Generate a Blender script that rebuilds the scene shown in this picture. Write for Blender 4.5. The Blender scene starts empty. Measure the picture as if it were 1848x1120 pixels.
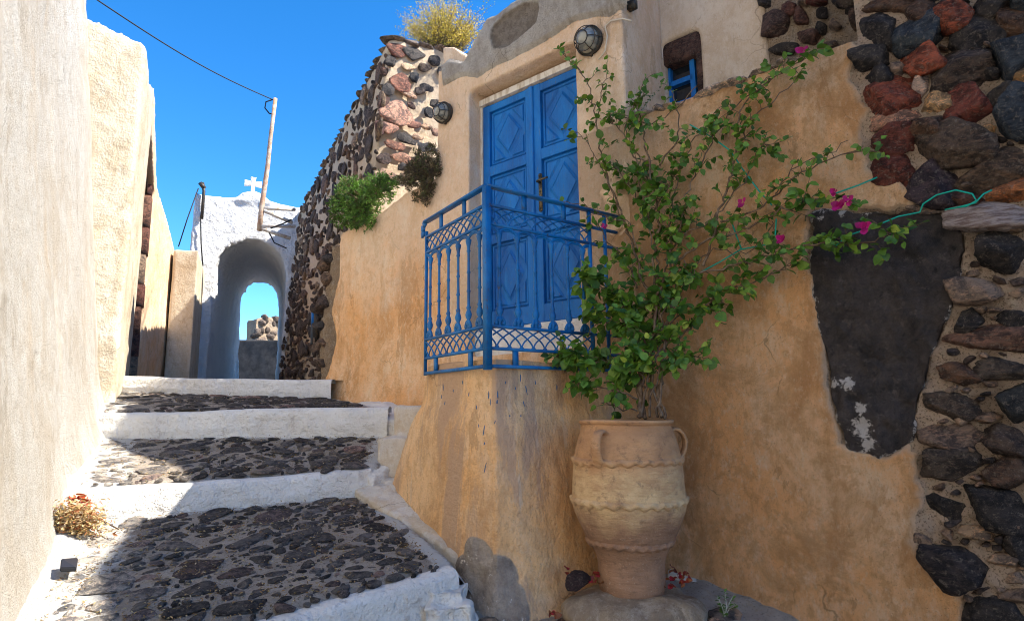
import bpy, bmesh, math, random
import numpy as np
from mathutils import Vector, Matrix

random.seed(7); rng = np.random.default_rng(7)
SC = bpy.context.scene
COL = SC.collection
R = math.radians

# ------------------------------------------------------------ camera
FPX, PITCH, ROLL = 1100.0, math.atan(175/1100.0), 0.012
_r = Vector((1, 0, 0)); _u = Vector((0, -math.sin(PITCH), math.cos(PITCH))); _f = Vector((0, math.cos(PITCH), math.sin(PITCH)))
CR = _r*math.cos(ROLL) - _u*math.sin(ROLL); CU = _u*math.cos(ROLL) + _r*math.sin(ROLL); CF = _f
cam = bpy.data.cameras.new('camera'); camo = bpy.data.objects.new('camera', cam); COL.objects.link(camo)
cam.sensor_width = 36; cam.sensor_fit = 'HORIZONTAL'; cam.lens = 36*FPX/1848
cam.clip_start = 0.05; cam.clip_end = 6000
m = Matrix.Identity(4)
for i in range(3):
    m[i][0] = CR[i]; m[i][1] = CU[i]; m[i][2] = -CF[i]
camo.matrix_world = m
SC.camera = camo

# ------------------------------------------------------------ sky, sun, exposure
SUN_AZ, SUN_EL = 97.0, 46.0      # azimuth measured from +Y towards +X
w = bpy.data.worlds.new('World'); SC.world = w; w.use_nodes = True
nt = w.node_tree; bg = nt.nodes['Background']
sky = nt.nodes.new('ShaderNodeTexSky'); sky.sky_type = 'NISHITA'; sky.sun_disc = False
sky.sun_elevation = R(SUN_EL); sky.sun_rotation = R(SUN_AZ)
sky.altitude = 1800; sky.air_density = 1.0; sky.dust_density = 0.0; sky.ozone_density = 4.0
hs = nt.nodes.new('ShaderNodeHueSaturation'); hs.inputs['Saturation'].default_value = 1.3
nt.links.new(sky.outputs[0], hs.inputs['Color']); nt.links.new(hs.outputs[0], bg.inputs[0]); bg.inputs[1].default_value = 0.12
sl = bpy.data.lights.new('sun', 'SUN'); so = bpy.data.objects.new('sun', sl); COL.objects.link(so)
sl.energy = 4.4; sl.angle = R(0.5); sl.color = (1.0, 0.92, 0.79)
sd = Vector((math.sin(R(SUN_AZ))*math.cos(R(SUN_EL)), math.cos(R(SUN_AZ))*math.cos(R(SUN_EL)), math.sin(R(SUN_EL))))
so.rotation_euler = sd.to_track_quat('Z', 'Y').to_euler()
so.location = sd*20
SC.view_settings.view_transform = 'Standard'; SC.view_settings.look = 'None'
SC.view_settings.exposure = 1.6; SC.view_settings.gamma = 1.0
SC.render.engine = 'CYCLES'
SC.cycles.filter_width = 1.0; SC.cycles.max_bounces = 8; SC.cycles.diffuse_bounces = 5

# ------------------------------------------------------------ measuring: a sight line meets a real plane of the place
def ray(px, py):
    return (CF + CR*((px-924)/FPX) - CU*((py-560)/FPX))
def P(px, py, Y):
    d = ray(px, py); return d*(Y/d.y)
def Z(px, py, Y): return P(px, py, Y).z
def yaw(a): return Vector((math.sin(R(a)), math.cos(R(a)), 0))
class Frame:
    """vertical plane through point o, u axis along the wall, n outward"""
    def __init__(s, o, u, n): s.o = Vector(o); s.u = Vector(u).normalized(); s.n = Vector(n).normalized()
    def pt(s, u, z, h=0): return s.o + s.u*u + s.n*h + Vector((0, 0, z))
    def hit(s, px, py, h=0):
        d = ray(px, py); t = ((s.o + s.n*h).dot(s.n))/d.dot(s.n); p = d*t
        return (p - s.o).dot(s.u), p.z
    def at(s, px, py, h=0):
        u, z = s.hit(px, py, h); return s.pt(u, z, h)
NW = Vector((-0.648, -0.7615, 0)).normalized(); UW = Vector((0.7615, -0.648, 0)).normalized()
W = Frame(NW*-3.6, UW, NW)

# ------------------------------------------------------------ noise
def _hash(ix, iy, iz, seed):
    h = (ix.astype(np.int64)*374761393 + iy.astype(np.int64)*668265263 + iz.astype(np.int64)*2147483647 + seed*1274126177) & 0xffffffff
    h = ((h ^ (h >> 13))*1274126177) & 0xffffffff
    h = ((h ^ (h >> 16))*2246822519) & 0xffffffff
    return ((h ^ (h >> 15)) & 0xffffff)/float(0xffffff)
def vnoise(p, seed=0):
    i = np.floor(p).astype(np.int64); f = p - i; f = f*f*(3-2*f); r = 0
    for a in (0, 1):
        for b in (0, 1):
            for c in (0, 1):
                wt = (f[:, 0] if a else 1-f[:, 0])*(f[:, 1] if b else 1-f[:, 1])*(f[:, 2] if c else 1-f[:, 2])
                r = r + wt*_hash(i[:, 0]+a, i[:, 1]+b, i[:, 2]+c, seed)
    return r*2-1
def fbm(p, scale=1.0, octv=4, seed=0, gain=0.5):
    p = np.asarray(p, float)*scale; a = 1.0; s = 0; t = 0
    for k in range(octv):
        s = s + a*vnoise(p + 17.3*k, seed+k); t += a; a *= gain; p = p*2.03
    return s/t

# ------------------------------------------------------------ materials
def rgb(c): return (c[0], c[1], c[2], 1)
class M:
    def __init__(s, name, rough=0.85, spec=0.25):
        s.m = bpy.data.materials.new(name); s.m.use_nodes = True; s.t = s.m.node_tree
        s.b = s.t.nodes['Principled BSDF']; s.b.inputs['Roughness'].default_value = rough
        s.b.inputs['Specular IOR Level'].default_value = spec
        s.tc = s.t.nodes.new('ShaderNodeTexCoord'); s._bump = None
    def link(s, a, b): s.t.links.new(a, b)
    def co(s, sc=(1, 1, 1)):
        mp = s.t.nodes.new('ShaderNodeMapping'); mp.inputs['Scale'].default_value = sc
        s.link(s.tc.outputs['Object'], mp.inputs['Vector']); return mp.outputs[0]
    def noise(s, scale, detail=6, rough=0.6, sc=(1, 1, 1), dist=0.0):
        n = s.t.nodes.new('ShaderNodeTexNoise'); n.inputs['Scale'].default_value = scale
        n.inputs['Detail'].default_value = detail; n.inputs['Roughness'].default_value = rough
        n.inputs['Distortion'].default_value = dist
        s.link(s.co(sc), n.inputs['Vector'])
        mr = s.t.nodes.new('ShaderNodeMapRange'); mr.clamp = False
        for q, v in zip((1, 2, 3, 4), (.5-.3, .5+.3, 0, 1)): mr.inputs[q].default_value = v
        s.link(n.outputs['Fac'], mr.inputs[0]); return mr.outputs[0]
    def voro(s, scale, feature='F1', sc=(1, 1, 1), out='Distance'):
        n = s.t.nodes.new('ShaderNodeTexVoronoi'); n.inputs['Scale'].default_value = scale; n.feature = feature
        s.link(s.co(sc), n.inputs['Vector']); return n.outputs[out]
    def ramp(s, fac, a, b, ca=(0, 0, 0), cb=(1, 1, 1)):
        r = s.t.nodes.new('ShaderNodeValToRGB'); e = r.color_ramp.elements
        e[0].position = a; e[1].position = b; e[0].color = rgb(ca); e[1].color = rgb(cb)
        s.link(fac, r.inputs[0]); return r.outputs[0]
    def mix(s, fac, a, b, mode='MIX'):
        n = s.t.nodes.new('ShaderNodeMix'); n.data_type = 'RGBA'; n.blend_type = mode
        for sock, v in ((n.inputs[0], fac), (n.inputs[6], a), (n.inputs[7], b)):
            if hasattr(v, 'default_value') or hasattr(v, 'is_output'): s.link(v, sock)
            elif isinstance(v, (int, float)): sock.default_value = v
            else: sock.default_value = rgb(v)
        return n.outputs[2]
    def math(s, op, a, b):
        n = s.t.nodes.new('ShaderNodeMath'); n.operation = op
        for sock, v in ((n.inputs[0], a), (n.inputs[1], b)):
            if isinstance(v, (int, float)): sock.default_value = v
            else: s.link(v, sock)
        return n.outputs[0]
    def attr(s, name, out='Color'):
        n = s.t.nodes.new('ShaderNodeAttribute'); n.attribute_name = name; return n.outputs[out]
    def zramp(s, z0, z1):
        n = s.t.nodes.new('ShaderNodeSeparateXYZ'); s.link(s.tc.outputs['Object'], n.inputs[0])
        mr = s.t.nodes.new('ShaderNodeMapRange'); mr.inputs[1].default_value = z0; mr.inputs[2].default_value = z1
        s.link(n.outputs[2], mr.inputs[0]); return mr.outputs[0]
    def bump(s, h, dist, strength=1.0):
        n = s.t.nodes.new('ShaderNodeBump'); n.inputs['Distance'].default_value = dist*1.5; n.inputs['Strength'].default_value = strength
        s.link(h, n.inputs['Height'])
        if s._bump: s.link(s._bump, n.inputs['Normal'])
        s._bump = n.outputs[0]; s.link(s._bump, s.b.inputs['Normal'])
    def color(s, c):
        if isinstance(c, tuple): s.b.inputs['Base Color'].default_value = rgb(c)
        else: s.link(c, s.b.inputs['Base Color'])
        return s.m

def plaster_col(g, a, b, stain, pale, fine=0.5):
    """layered lime plaster: broad patches, downward streaks, blotches of wash worn off, grain"""
    c = g.mix(g.ramp(g.noise(1.3, 5, .6, dist=.4), .35, .65), a, b)
    c = g.mix(g.math('MULTIPLY', g.ramp(g.noise(3.2, 7, .68, (1, 1, .45), .6), .47, .68), .75), c, stain)
    c = g.mix(g.math('MULTIPLY', g.ramp(g.noise(4.5, 7, .7, (1, 1, .5)), .55, .72), .5), c, pale)
    c = g.mix(g.math('MULTIPLY', g.ramp(g.noise(9, 8, .7), .56, .66), .45), c, stain)
    c = g.mix(g.math('MULTIPLY', g.ramp(g.noise(2.6, 9, .72, (1, 1, .4), .3), .665, .68), .55), c, tuple(x*.8 for x in stain))
    c = g.mix(g.math('MULTIPLY', g.ramp(g.noise(22, 8, .8, (1, 1, .5)), .50, .70), .50), c, stain)
    c = g.mix(g.math('MULTIPLY', g.ramp(g.noise(34, 7, .8, (1, 1, .6)), .55, .70), .40), c, pale)
    c = g.mix(g.math('MULTIPLY', g.ramp(g.noise(100, 5, .8), .64, .72), fine), c, tuple(x*.5 for x in stain))
    # hairline cracks, only here and there
    vm = g.t.nodes.new('ShaderNodeVectorMath'); vm.operation = 'MULTIPLY_ADD'; nz = g.t.nodes.new('ShaderNodeTexNoise'); nz.inputs['Scale'].default_value = 5; nz.inputs['Detail'].default_value = 6
    g.link(g.tc.outputs['Object'], nz.inputs['Vector']); g.link(nz.outputs['Color'], vm.inputs[0]); vm.inputs[1].default_value = (.22, .22, .22); g.link(g.tc.outputs['Object'], vm.inputs[2])
    vo = g.t.nodes.new('ShaderNodeTexVoronoi'); vo.feature = 'DISTANCE_TO_EDGE'; vo.inputs['Scale'].default_value = 2.3; g.link(vm.outputs[0], vo.inputs['Vector'])
    cr = g.math('MULTIPLY', g.ramp(vo.outputs['Distance'], .004, .011, (1, 1, 1), (0, 0, 0)), g.ramp(g.noise(1.6, 3, .6), .55, .66))
    c = g.mix(g.math('MULTIPLY', cr, .55), c, tuple(x*.45 for x in stain))
    return c
def plaster(name, a, b, stain, pale, fine=.5, grain=.004, wave=.012, rough=.92):
    g = M(name, rough, .15); c = plaster_col(g, a, b, stain, pale, fine)
    g.bump(g.noise(6, 6, .6), wave); g.bump(g.noise(55, 5, .65), grain); g.bump(g.noise(240, 3, .6), grain*.4)
    return g.color(c)

MAT = {}
def weathered(name, z0, z1):
    """peach wash above, ochre stain from the rain-splashed foot"""
    g = M(name, .92, .15)
    lo = plaster_col(g, (.83, .445, .190), (.86, .56, .32), (.62, .32, .13), (.86, .69, .49), .5)
    hi = plaster_col(g, (.76, .53, .35), (.79, .59, .41), (.64, .43, .26), (.82, .69, .55), .4)
    f = g.math('ADD', g.zramp(z0, z1), g.math('MULTIPLY', g.math('SUBTRACT', g.noise(1.8, 6, .65), .5), 1.1))
    g.bump(g.noise(6, 6, .6), .012); g.bump(g.noise(55, 5, .65), .005); g.bump(g.noise(240, 3, .6), .0016)
    return g.color(g.mix(g.ramp(f, .2, .8), lo, hi))
MAT['ochre'] = weathered('ochre_plaster', .7, 1.9)
MAT['cream'] = weathered('cream_plaster', .0, 1.3)
# white pebble-dash wall in the sun
g = M('roughcast_plaster', .95, .1)
c = g.mix(.2, plaster_col(g, (.57, .54, .49), (.61, .59, .55), (.48, .41, .32), (.65, .64, .61), .25), (.62, .60, .57))
c = g.mix(g.math('MULTIPLY', g.ramp(g.noise(2.2, 7, .7, (1, 1, .3), .2), .60, .85), .45), c, (.60, .46, .30))
c = g.mix(g.math('MULTIPLY', g.ramp(g.noise(26, 5, .75, (1, 1, .6)), .72, .80), .6), c, (.30, .22, .14))
g.bump(g.noise(30, 7, .75), .014); g.bump(g.noise(110, 4, .7), .004)
MAT['roughcast'] = g.color(c)
MAT['sand'] = plaster('sand_plaster', (.53, .465, .36), (.56, .50, .40), (.44, .35, .24), (.60, .56, .48), .3, .003)
# whitewash
g = M('whitewash', .85, .2)
c = g.mix(g.ramp(g.noise(3, 6, .6), .3, .75), (.84, .82, .77), (.74, .71, .66))
c = g.mix(g.math('MULTIPLY', g.ramp(g.noise(11, 8, .75), .62, .75), .6), c, (.52, .46, .40))
c = g.mix(g.math('MULTIPLY', g.ramp(g.noise(30, 7, .8), .72, .78), .6), c, (.25, .22, .20))
g.bump(g.noise(5, 5, .6), .03); g.bump(g.noise(30, 6, .65), .008); g.bump(g.noise(150, 3), .002)
MAT['white'] = g.color(c)
g = M('arch_whitewash', .85, .2)
c = g.mix(g.ramp(g.noise(2, 6, .6), .35, .7), (.80, .81, .83), (.74, .76, .79))
g.bump(g.noise(3, 7, .7), .04); g.bump(g.noise(12, 6, .7), .012)
MAT['archwhite'] = g.color(c)
# mortar
g = M('mortar', .97, .1)
c = g.mix(g.ramp(g.noise(4, 7, .65), .35, .68), (.50, .37, .25), (.36, .28, .21))
c = g.mix(g.math('MULTIPLY', g.ramp(g.noise(16, 8, .75), .52, .66), .7), c, (.56, .47, .37))
c = g.mix(g.math('MULTIPLY', g.ramp(g.noise(90, 4, .7), .58, .66), .7), c, (.13, .09, .06))
g.bump(g.noise(9, 8, .7), .05); g.bump(g.noise(60, 6, .7), .012)
MAT['mortar'] = g.color(c)
g = M('grey_mortar', .97, .1)
c = g.mix(g.ramp(g.noise(4, 7, .65), .3, .7), (.62, .54, .46), (.46, .40, .34))
c = g.mix(g.math('MULTIPLY', g.ramp(g.noise(22, 8, .75), .50, .70), .8), c, (.52, .42, .31))
c = g.mix(g.math('MULTIPLY', g.ramp(g.noise(70, 6, .8), .60, .70), .75), c, (.12, .10, .08))
c = g.mix(g.ramp(g.math('ADD', g.attr('lime', 'Fac'), g.math('MULTIPLY', g.math('SUBTRACT', g.noise(14, 8, .75), .5), .9)), .42, .60), c, (.76, .74, .70))  # whitened by limewash, and by sunlight painted into the left margin
g.bump(g.noise(14, 8, .7), .03); g.bump(g.noise(80, 6, .7), .010)
MAT['greymortar'] = g.color(c)
# old grey cement render
MAT['cement'] = plaster('cement_render', (.40, .35, .29), (.52, .46, .38), (.30, .25, .20), (.62, .55, .46), .6, .008, .02)
# rocks: colour carried per stone
def rockmat(name, k=1.0, rough=.8):
    g = M(name, rough, .3)
    base = g.attr('Col')
    c = g.mix(g.ramp(g.noise(12, 8, .75, dist=.8), .40, .62), g.mix(1.0, base, (.45, .45, .5), 'MULTIPLY'), g.mix(1.0, base, (1.5, 1.4, 1.3), 'MULTIPLY'))
    c = g.mix(g.math('MULTIPLY', g.ramp(g.noise(24, 8, .8, (1, 1, 2.6), .6), .53, .64), .65), c, g.mix(1.0, base, (2.8, 2.3, 1.9), 'MULTIPLY'))
    c = g.mix(g.math('MULTIPLY', g.ramp(g.noise(48, 8, .85), .58, .64), .6), c, (.30, .25, .20))
    g.bump(g.noise(16, 9, .78, (1, 1, 1.8), .6), .07*k); g.bump(g.noise(60, 8, .8), .02*k)
    return g.color(c)
MAT['rock'] = rockmat('volcanic_rock')
# paint
def paint(name, base, dark, worn, amt=.66, rough=.5):
    g = M(name, rough, .4)
    c = g.mix(g.ramp(g.noise(5, 6, .6), .35, .7), base, dark)
    c = g.mix(g.math('MULTIPLY', g.ramp(g.noise(38, 8, .75), amt, amt+.05), .85), c, worn)
    g.bump(g.noise(60, 6, .7), .0025); g.bump(g.noise(9, 4, .6), .004)
    return g.color(c)
MAT['railblue'] = paint('railing_blue_paint', (.001, .15, .42), (.002, .085, .26), (.10, .055, .03), .66, .42)
g = M('door_blue_paint', .55, .35)
c = g.mix(g.ramp(g.noise(4, 6, .6, (1, 1, .3)), .35, .7), (.000, .155, .50), (.000, .090, .33))
c = g.mix(g.math('MULTIPLY', g.ramp(g.noise(30, 8, .75, (1, 1, .12)), .60, .72), .6), c, (.01, .16, .44))
c = g.mix(g.math('MULTIPLY', g.ramp(g.noise(60, 8, .8, (1, 1, .2)), .66, .70), .7), c, (.10, .12, .16))
g.bump(g.noise(60, 6, .7, (1, 1, .08)), .003); g.bump(g.noise(12, 4, .6), .003)
MAT['doorblue'] = g.color(c)
# terracotta
g = M('terracotta', .85, .2)
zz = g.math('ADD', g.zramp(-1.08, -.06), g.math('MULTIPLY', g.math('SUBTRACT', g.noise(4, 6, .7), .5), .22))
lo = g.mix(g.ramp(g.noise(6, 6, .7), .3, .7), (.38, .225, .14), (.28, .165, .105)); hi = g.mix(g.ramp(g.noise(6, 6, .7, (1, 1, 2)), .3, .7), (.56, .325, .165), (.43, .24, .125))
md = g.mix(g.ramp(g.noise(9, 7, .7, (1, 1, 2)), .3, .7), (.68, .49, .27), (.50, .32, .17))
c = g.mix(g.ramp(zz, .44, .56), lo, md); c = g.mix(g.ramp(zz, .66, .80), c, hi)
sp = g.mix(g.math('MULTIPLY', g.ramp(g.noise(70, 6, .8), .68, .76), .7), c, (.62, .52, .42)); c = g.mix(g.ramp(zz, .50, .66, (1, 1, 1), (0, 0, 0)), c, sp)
c = g.mix(g.math('MULTIPLY', g.ramp(g.noise(14, 8, .8), .56, .74), .6), c, (.16, .10, .07))
g.bump(g.noise(7, 5, .6, (1, 1, 5)), .006); g.bump(g.noise(90, 6, .7), .003)
MAT['clay'] = g.color(c)
# wood, metal, glass, leaves
g = M('bark', .9, .15); c = g.mix(g.ramp(g.noise(30, 7, .7), .4, .65), (.115, .075, .05), (.22, .16, .11)); g.bump(g.noise(90, 6, .7), .004); MAT['bark'] = g.color(c)
g = M('rusty_metal', .75, .4); c = g.mix(g.ramp(g.noise(9, 7, .7), .42, .6), (.38, .22, .14), (.46, .36, .28)); g.bump(g.noise(60, 6, .7), .003); MAT['rust'] = g.color(c)
g = M('pale_metal', .6, .4); c = g.mix(g.ramp(g.noise(14, 7, .7), .5, .7), (.62, .58, .52), (.40, .28, .19)); MAT['palemetal'] = g.color(c)
g = M('dark_metal', .55, .5); g.b.inputs['Metallic'].default_value = .4
c = g.mix(g.ramp(g.noise(50, 6, .7), .5, .7), (.035, .035, .032), (.10, .065, .04)); MAT['darkmetal'] = g.color(c)
g = M('brass', .45, .5); g.b.inputs['Metallic'].default_value = .7; MAT['brass'] = g.color(g.mix(g.ramp(g.noise(60, 6, .7), .45, .6), (.16, .12, .06), (.05, .045, .04)))
g = M('frosted_glass', .22, .6)
c = g.mix(g.ramp(g.noise(9, 5, .6, (1, 1, 2)), .4, .65), (.28, .27, .22), (.13, .135, .125)); g.b.inputs['Coat Weight'].default_value = .6; MAT['lampglass'] = g.color(c)
g = M('window_glass', .08, .8); MAT['glass'] = g.color((.012, .016, .022))
def leafmat(name, trans=.25):
    g = M(name, .5, .35); base = g.attr('Col'); g.b.inputs['Subsurface Weight'].default_value = 0
    c = g.mix(g.ramp(g.noise(40, 4, .6), .35, .65), base, g.mix(1.0, base, (.75, .8, .7), 'MULTIPLY'))
    g.color(c)
    tr = g.t.nodes.new('ShaderNodeBsdfTranslucent'); g.link(g.mix(1.0, c, (1.5, 1.6, .7), 'MULTIPLY'), tr.inputs[0])
    mx = g.t.nodes.new('ShaderNodeMixShader'); mx.inputs[0].default_value = trans
    g.link(g.b.outputs[0], mx.inputs[1]); g.link(tr.outputs[0], mx.inputs[2])
    g.link(mx.outputs[0], g.t.nodes['Material Output'].inputs['Surface']); return g.m
MAT['leaf'] = leafmat('leaf'); MAT['petal'] = leafmat('petal', .3)
g = M('cord', .6, .3); MAT['cord'] = g.color((.0, .30, .22))
g = M('black_cable', .6, .3); MAT['cable'] = g.color((.012, .012, .014))
g = M('pale_cable', .6, .3); MAT['palecable'] = g.color((.55, .48, .38))
g = M('black_plastic', .3, .5); MAT['plastic'] = g.color((.012, .012, .014))
g = M('coloured_paper', .6, .3); MAT['paper'] = g.color(g.mix(g.ramp(g.noise(22, 2, .5), .45, .55), (.62, .10, .04), (.75, .55, .40)))
g = M('blue_drip', .5, .4); MAT['drip'] = g.color(g.mix(g.ramp(g.noise(40, 4), .4, .6), (.015, .09, .22), (.05, .10, .16)))
g = M('earth', .98, .1); c = g.mix(g.ramp(g.noise(2, 8, .7), .4, .65), (.30, .24, .18), (.20, .155, .12)); g.bump(g.noise(8, 8, .7), .06); MAT['earth'] = g.color(c)

# ------------------------------------------------------------ mesh helpers
def thing(name, label, cat, loc=(0, 0, 0), group=None):
    o = bpy.data.objects.new(name, None); COL.objects.link(o); o.location = loc
    o.empty_display_size = .1; o['label'] = label; o['category'] = cat
    if group: o['group'] = group
    return o
def tag(o, label, cat, group=None):
    o['label'] = label; o['category'] = cat
    if group: o['group'] = group
    return o
def root_of(p):
    v = Vector(p.location)
    while p.parent: p = p.parent; v = v + p.location
    return v
def link(name, me, mats, parent=None, label=None, smooth=True):
    if not isinstance(mats, (list, tuple)): mats = [mats]
    for q in mats: me.materials.append(MAT[q] if isinstance(q, str) else q)
    if smooth: me.shade_smooth()
    o = bpy.data.objects.new(name, me); COL.objects.link(o)
    if parent:                       # mesh data stay in world space, so textures do too
        o.parent = parent; o.location = -root_of(parent)
    if label: o['label'] = label
    return o
class Acc:
    def __init__(s): s.v = []; s.f = []; s.c = []; s.m = []; s.n = 0
    def add(s, v, f, c=None, mat=0):
        v = np.asarray(v, float).reshape(-1, 3); s.v.append(v)
        for q in f: s.f.append([int(i)+s.n for i in q]); s.m.append(mat)
        if c is None: c = (.5, .5, .5)
        c = np.asarray(c, float)
        s.c.append(np.tile(c, (len(v), 1)) if c.ndim == 1 else c)
        s.n += len(v)
    def build(s, name, mats, parent=None, label=None, smooth=True):
        me = bpy.data.meshes.new(name); me.from_pydata(np.concatenate(s.v).tolist(), [], s.f)
        at = me.color_attributes.new('Col', 'FLOAT_COLOR', 'POINT')
        cc = np.concatenate(s.c); cc = np.hstack([cc, np.ones((len(cc), 1))]); at.data.foreach_set('color', cc.astype(np.float32).ravel())
        me.polygons.foreach_set('material_index', np.array(s.m, np.int32))
        me.update(); return link(name, me, mats, parent, label, smooth)
    # shapes
    def tube(s, pts, r, n=8, c=None, mat=0, cap=True):
        pts = [Vector(p) for p in pts]
        rs = r if isinstance(r, (list, tuple, np.ndarray)) else [r]*len(pts)
        vs = []; fs = []; nx = None
        for i, p in enumerate(pts):
            d = (pts[min(i+1, len(pts)-1)] - pts[max(i-1, 0)])
            if d.length < 1e-9: d = Vector((0, 0, 1))
            d.normalize()
            if nx is None:
                nx = d.orthogonal().normalized()
            nx = (nx - d*nx.dot(d)).normalized(); ny = d.cross(nx)
            for k in range(n):
                a = 2*math.pi*k/n; vs.append(p + (nx*math.cos(a) + ny*math.sin(a))*rs[i])
        L = len(pts)
        for i in range(L-1):
            for k in range(n):
                a = i*n+k; b = i*n+(k+1) % n; fs.append((a, b, b+n, a+n))
        if cap: fs.append(tuple(range(n-1, -1, -1))); fs.append(tuple(range((L-1)*n, L*n)))
        s.add([tuple(v) for v in vs], fs, c, mat)
    def bar(s, a, b, wd, ht, up=(0, 0, 1), c=None, mat=0, bev=0.0):
        a = Vector(a); b = Vector(b); d = (b-a).normalized(); up = Vector(up)
        sx = d.cross(up).normalized(); sy = sx.cross(d).normalized()
        if bev:
            k = bev; pr = [(-wd/2+k, -ht/2), (wd/2-k, -ht/2), (wd/2, -ht/2+k), (wd/2, ht/2-k), (wd/2-k, ht/2), (-wd/2+k, ht/2), (-wd/2, ht/2-k), (-wd/2, -ht/2+k)]
        else: pr = [(-wd/2, -ht/2), (wd/2, -ht/2), (wd/2, ht/2), (-wd/2, ht/2)]
        n = len(pr); vs = [tuple(q + sx*x + sy*y) for q in (a, b) for x, y in pr]
        fs = [(k, (k+1) % n, (k+1) % n+n, k+n) for k in range(n)] + [tuple(range(n-1, -1, -1)), tuple(range(n, 2*n))]
        s.add(vs, fs, c, mat)
    def lathe(s, base, prof, n=24, axis=(0, 0, 1), c=None, mat=0, flat=1.0, fl_dir=None):
        ax = Vector(axis).normalized(); e1 = Vector(fl_dir) if fl_dir else ax.orthogonal().normalized(); e1 = (e1-ax*e1.dot(ax)).normalized(); e2 = ax.cross(e1)
        vs = []; fs = []
        for r, h in prof:
            for k in range(n):
                a = 2*math.pi*k/n; vs.append(tuple(Vector(base) + ax*h + e1*(r*math.cos(a)) + e2*(r*flat*math.sin(a))))
        for i in range(len(prof)-1):
            for k in range(n):
                a = i*n+k; b = i*n+(k+1) % n; fs.append((a, b, b+n, a+n))
        fs.append(tuple(range(n-1, -1, -1))); fs.append(tuple(range((len(prof)-1)*n, len(prof)*n)))
        s.add(vs, fs, c, mat)

_bm = bmesh.new(); bmesh.ops.create_icosphere(_bm, subdivisions=2, radius=1); ICO2 = (np.array([v.co[:] for v in _bm.verts]), [[v.index for v in f.verts] for f in _bm.faces]); _bm.free()
_bm = bmesh.new(); bmesh.ops.create_icosphere(_bm, subdivisions=4, radius=1); ICO3 = (np.array([v.co[:] for v in _bm.verts]), [[v.index for v in f.verts] for f in _bm.faces]); _bm.free()
_bm = bmesh.new(); bmesh.ops.create_icosphere(_bm, subdivisions=3, radius=1); ICOM = (np.array([v.co[:] for v in _bm.verts]), [[v.index for v in f.verts] for f in _bm.faces]); _bm.free()
_seed = [0]
def rock(acc, c, ax, ay, az, col, sub=2, planes=9, amp=.10, mat=0):
    """a quarried or water-worn stone: blocky body, broken facets, pitted skin"""
    _seed[0] += 1; sdn = _seed[0]; r = np.random.default_rng(sdn)
    D, F = {2: ICO2, 3: ICO3, 2.5: ICOM}[sub]
    pw = r.uniform(2.8, 5.0); rad = 1.10/((np.abs(D)**pw).sum(1))**(1/pw)
    for k in range(planes + 5):
        nrm = r.normal(size=3); nrm[2] *= .7; nrm /= np.linalg.norm(nrm); h = r.uniform(.64, .98)
        dn = D@nrm; rad = np.where(dn > .05, np.minimum(rad, h/np.maximum(dn, .05)), rad)
    rad = rad*(1 + amp*.7*fbm(D + sdn*3.1, 1.6, 3, sdn % 50))
    if sub == 3:
        q = D + sdn*3.1; st_ = np.abs(fbm(q*np.array([1, 2.6, 1]), 2.6, 4, sdn % 31)); rad = rad*(1 + .13*(st_ - .18) + .045*fbm(q, 9.0, 3, sdn % 50))
    elif sub != 2: rad = rad*(1 + amp*.5*fbm(D + sdn*3.1, 5.0, 3, sdn % 50))
    p = D*rad[:, None]
    A = np.array([tuple(ax), tuple(ay), tuple(az)])
    v = p@A + np.array(tuple(c))
    acc.add(v, F, np.array(col)*(r.uniform(.85, 1.15)), mat)

def prism(bm, poly, z0, z1):
    """closed prism over a plan polygon; z0 / z1 a number or one per corner; poly entries may be (x,y) or ((x,y)bottom,(x,y)top)"""
    n = len(poly); f = lambda z, i: z[i] if isinstance(z, (list, tuple)) else z
    b = [bm.verts.new(((p[0][0], p[0][1]) if isinstance(p[0], (tuple, list, Vector)) else (p[0], p[1])) + (f(z0, i),)) for i, p in enumerate(poly)]
    t = [bm.verts.new(((p[1][0], p[1][1]) if isinstance(p[0], (tuple, list, Vector)) else (p[0], p[1])) + (f(z1, i),)) for i, p in enumerate(poly)]
    bm.faces.new(b[::-1]); bm.faces.new(t)
    for i in range(n): bm.faces.new((b[i], b[(i+1) % n], t[(i+1) % n], t[i]))
def slab(bm, F, uz, h0, h1):
    """closed slab: outline uz in a wall frame, from depth h0 to h1"""
    a = [bm.verts.new(F.pt(u, z, h0)) for u, z in uz]; b = [bm.verts.new(F.pt(u, z, h1)) for u, z in uz]; n = len(uz)
    bm.faces.new(a); bm.faces.new(b[::-1])
    for i in range(n): bm.faces.new((a[i], b[i], b[(i+1) % n], a[(i+1) % n]))
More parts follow.
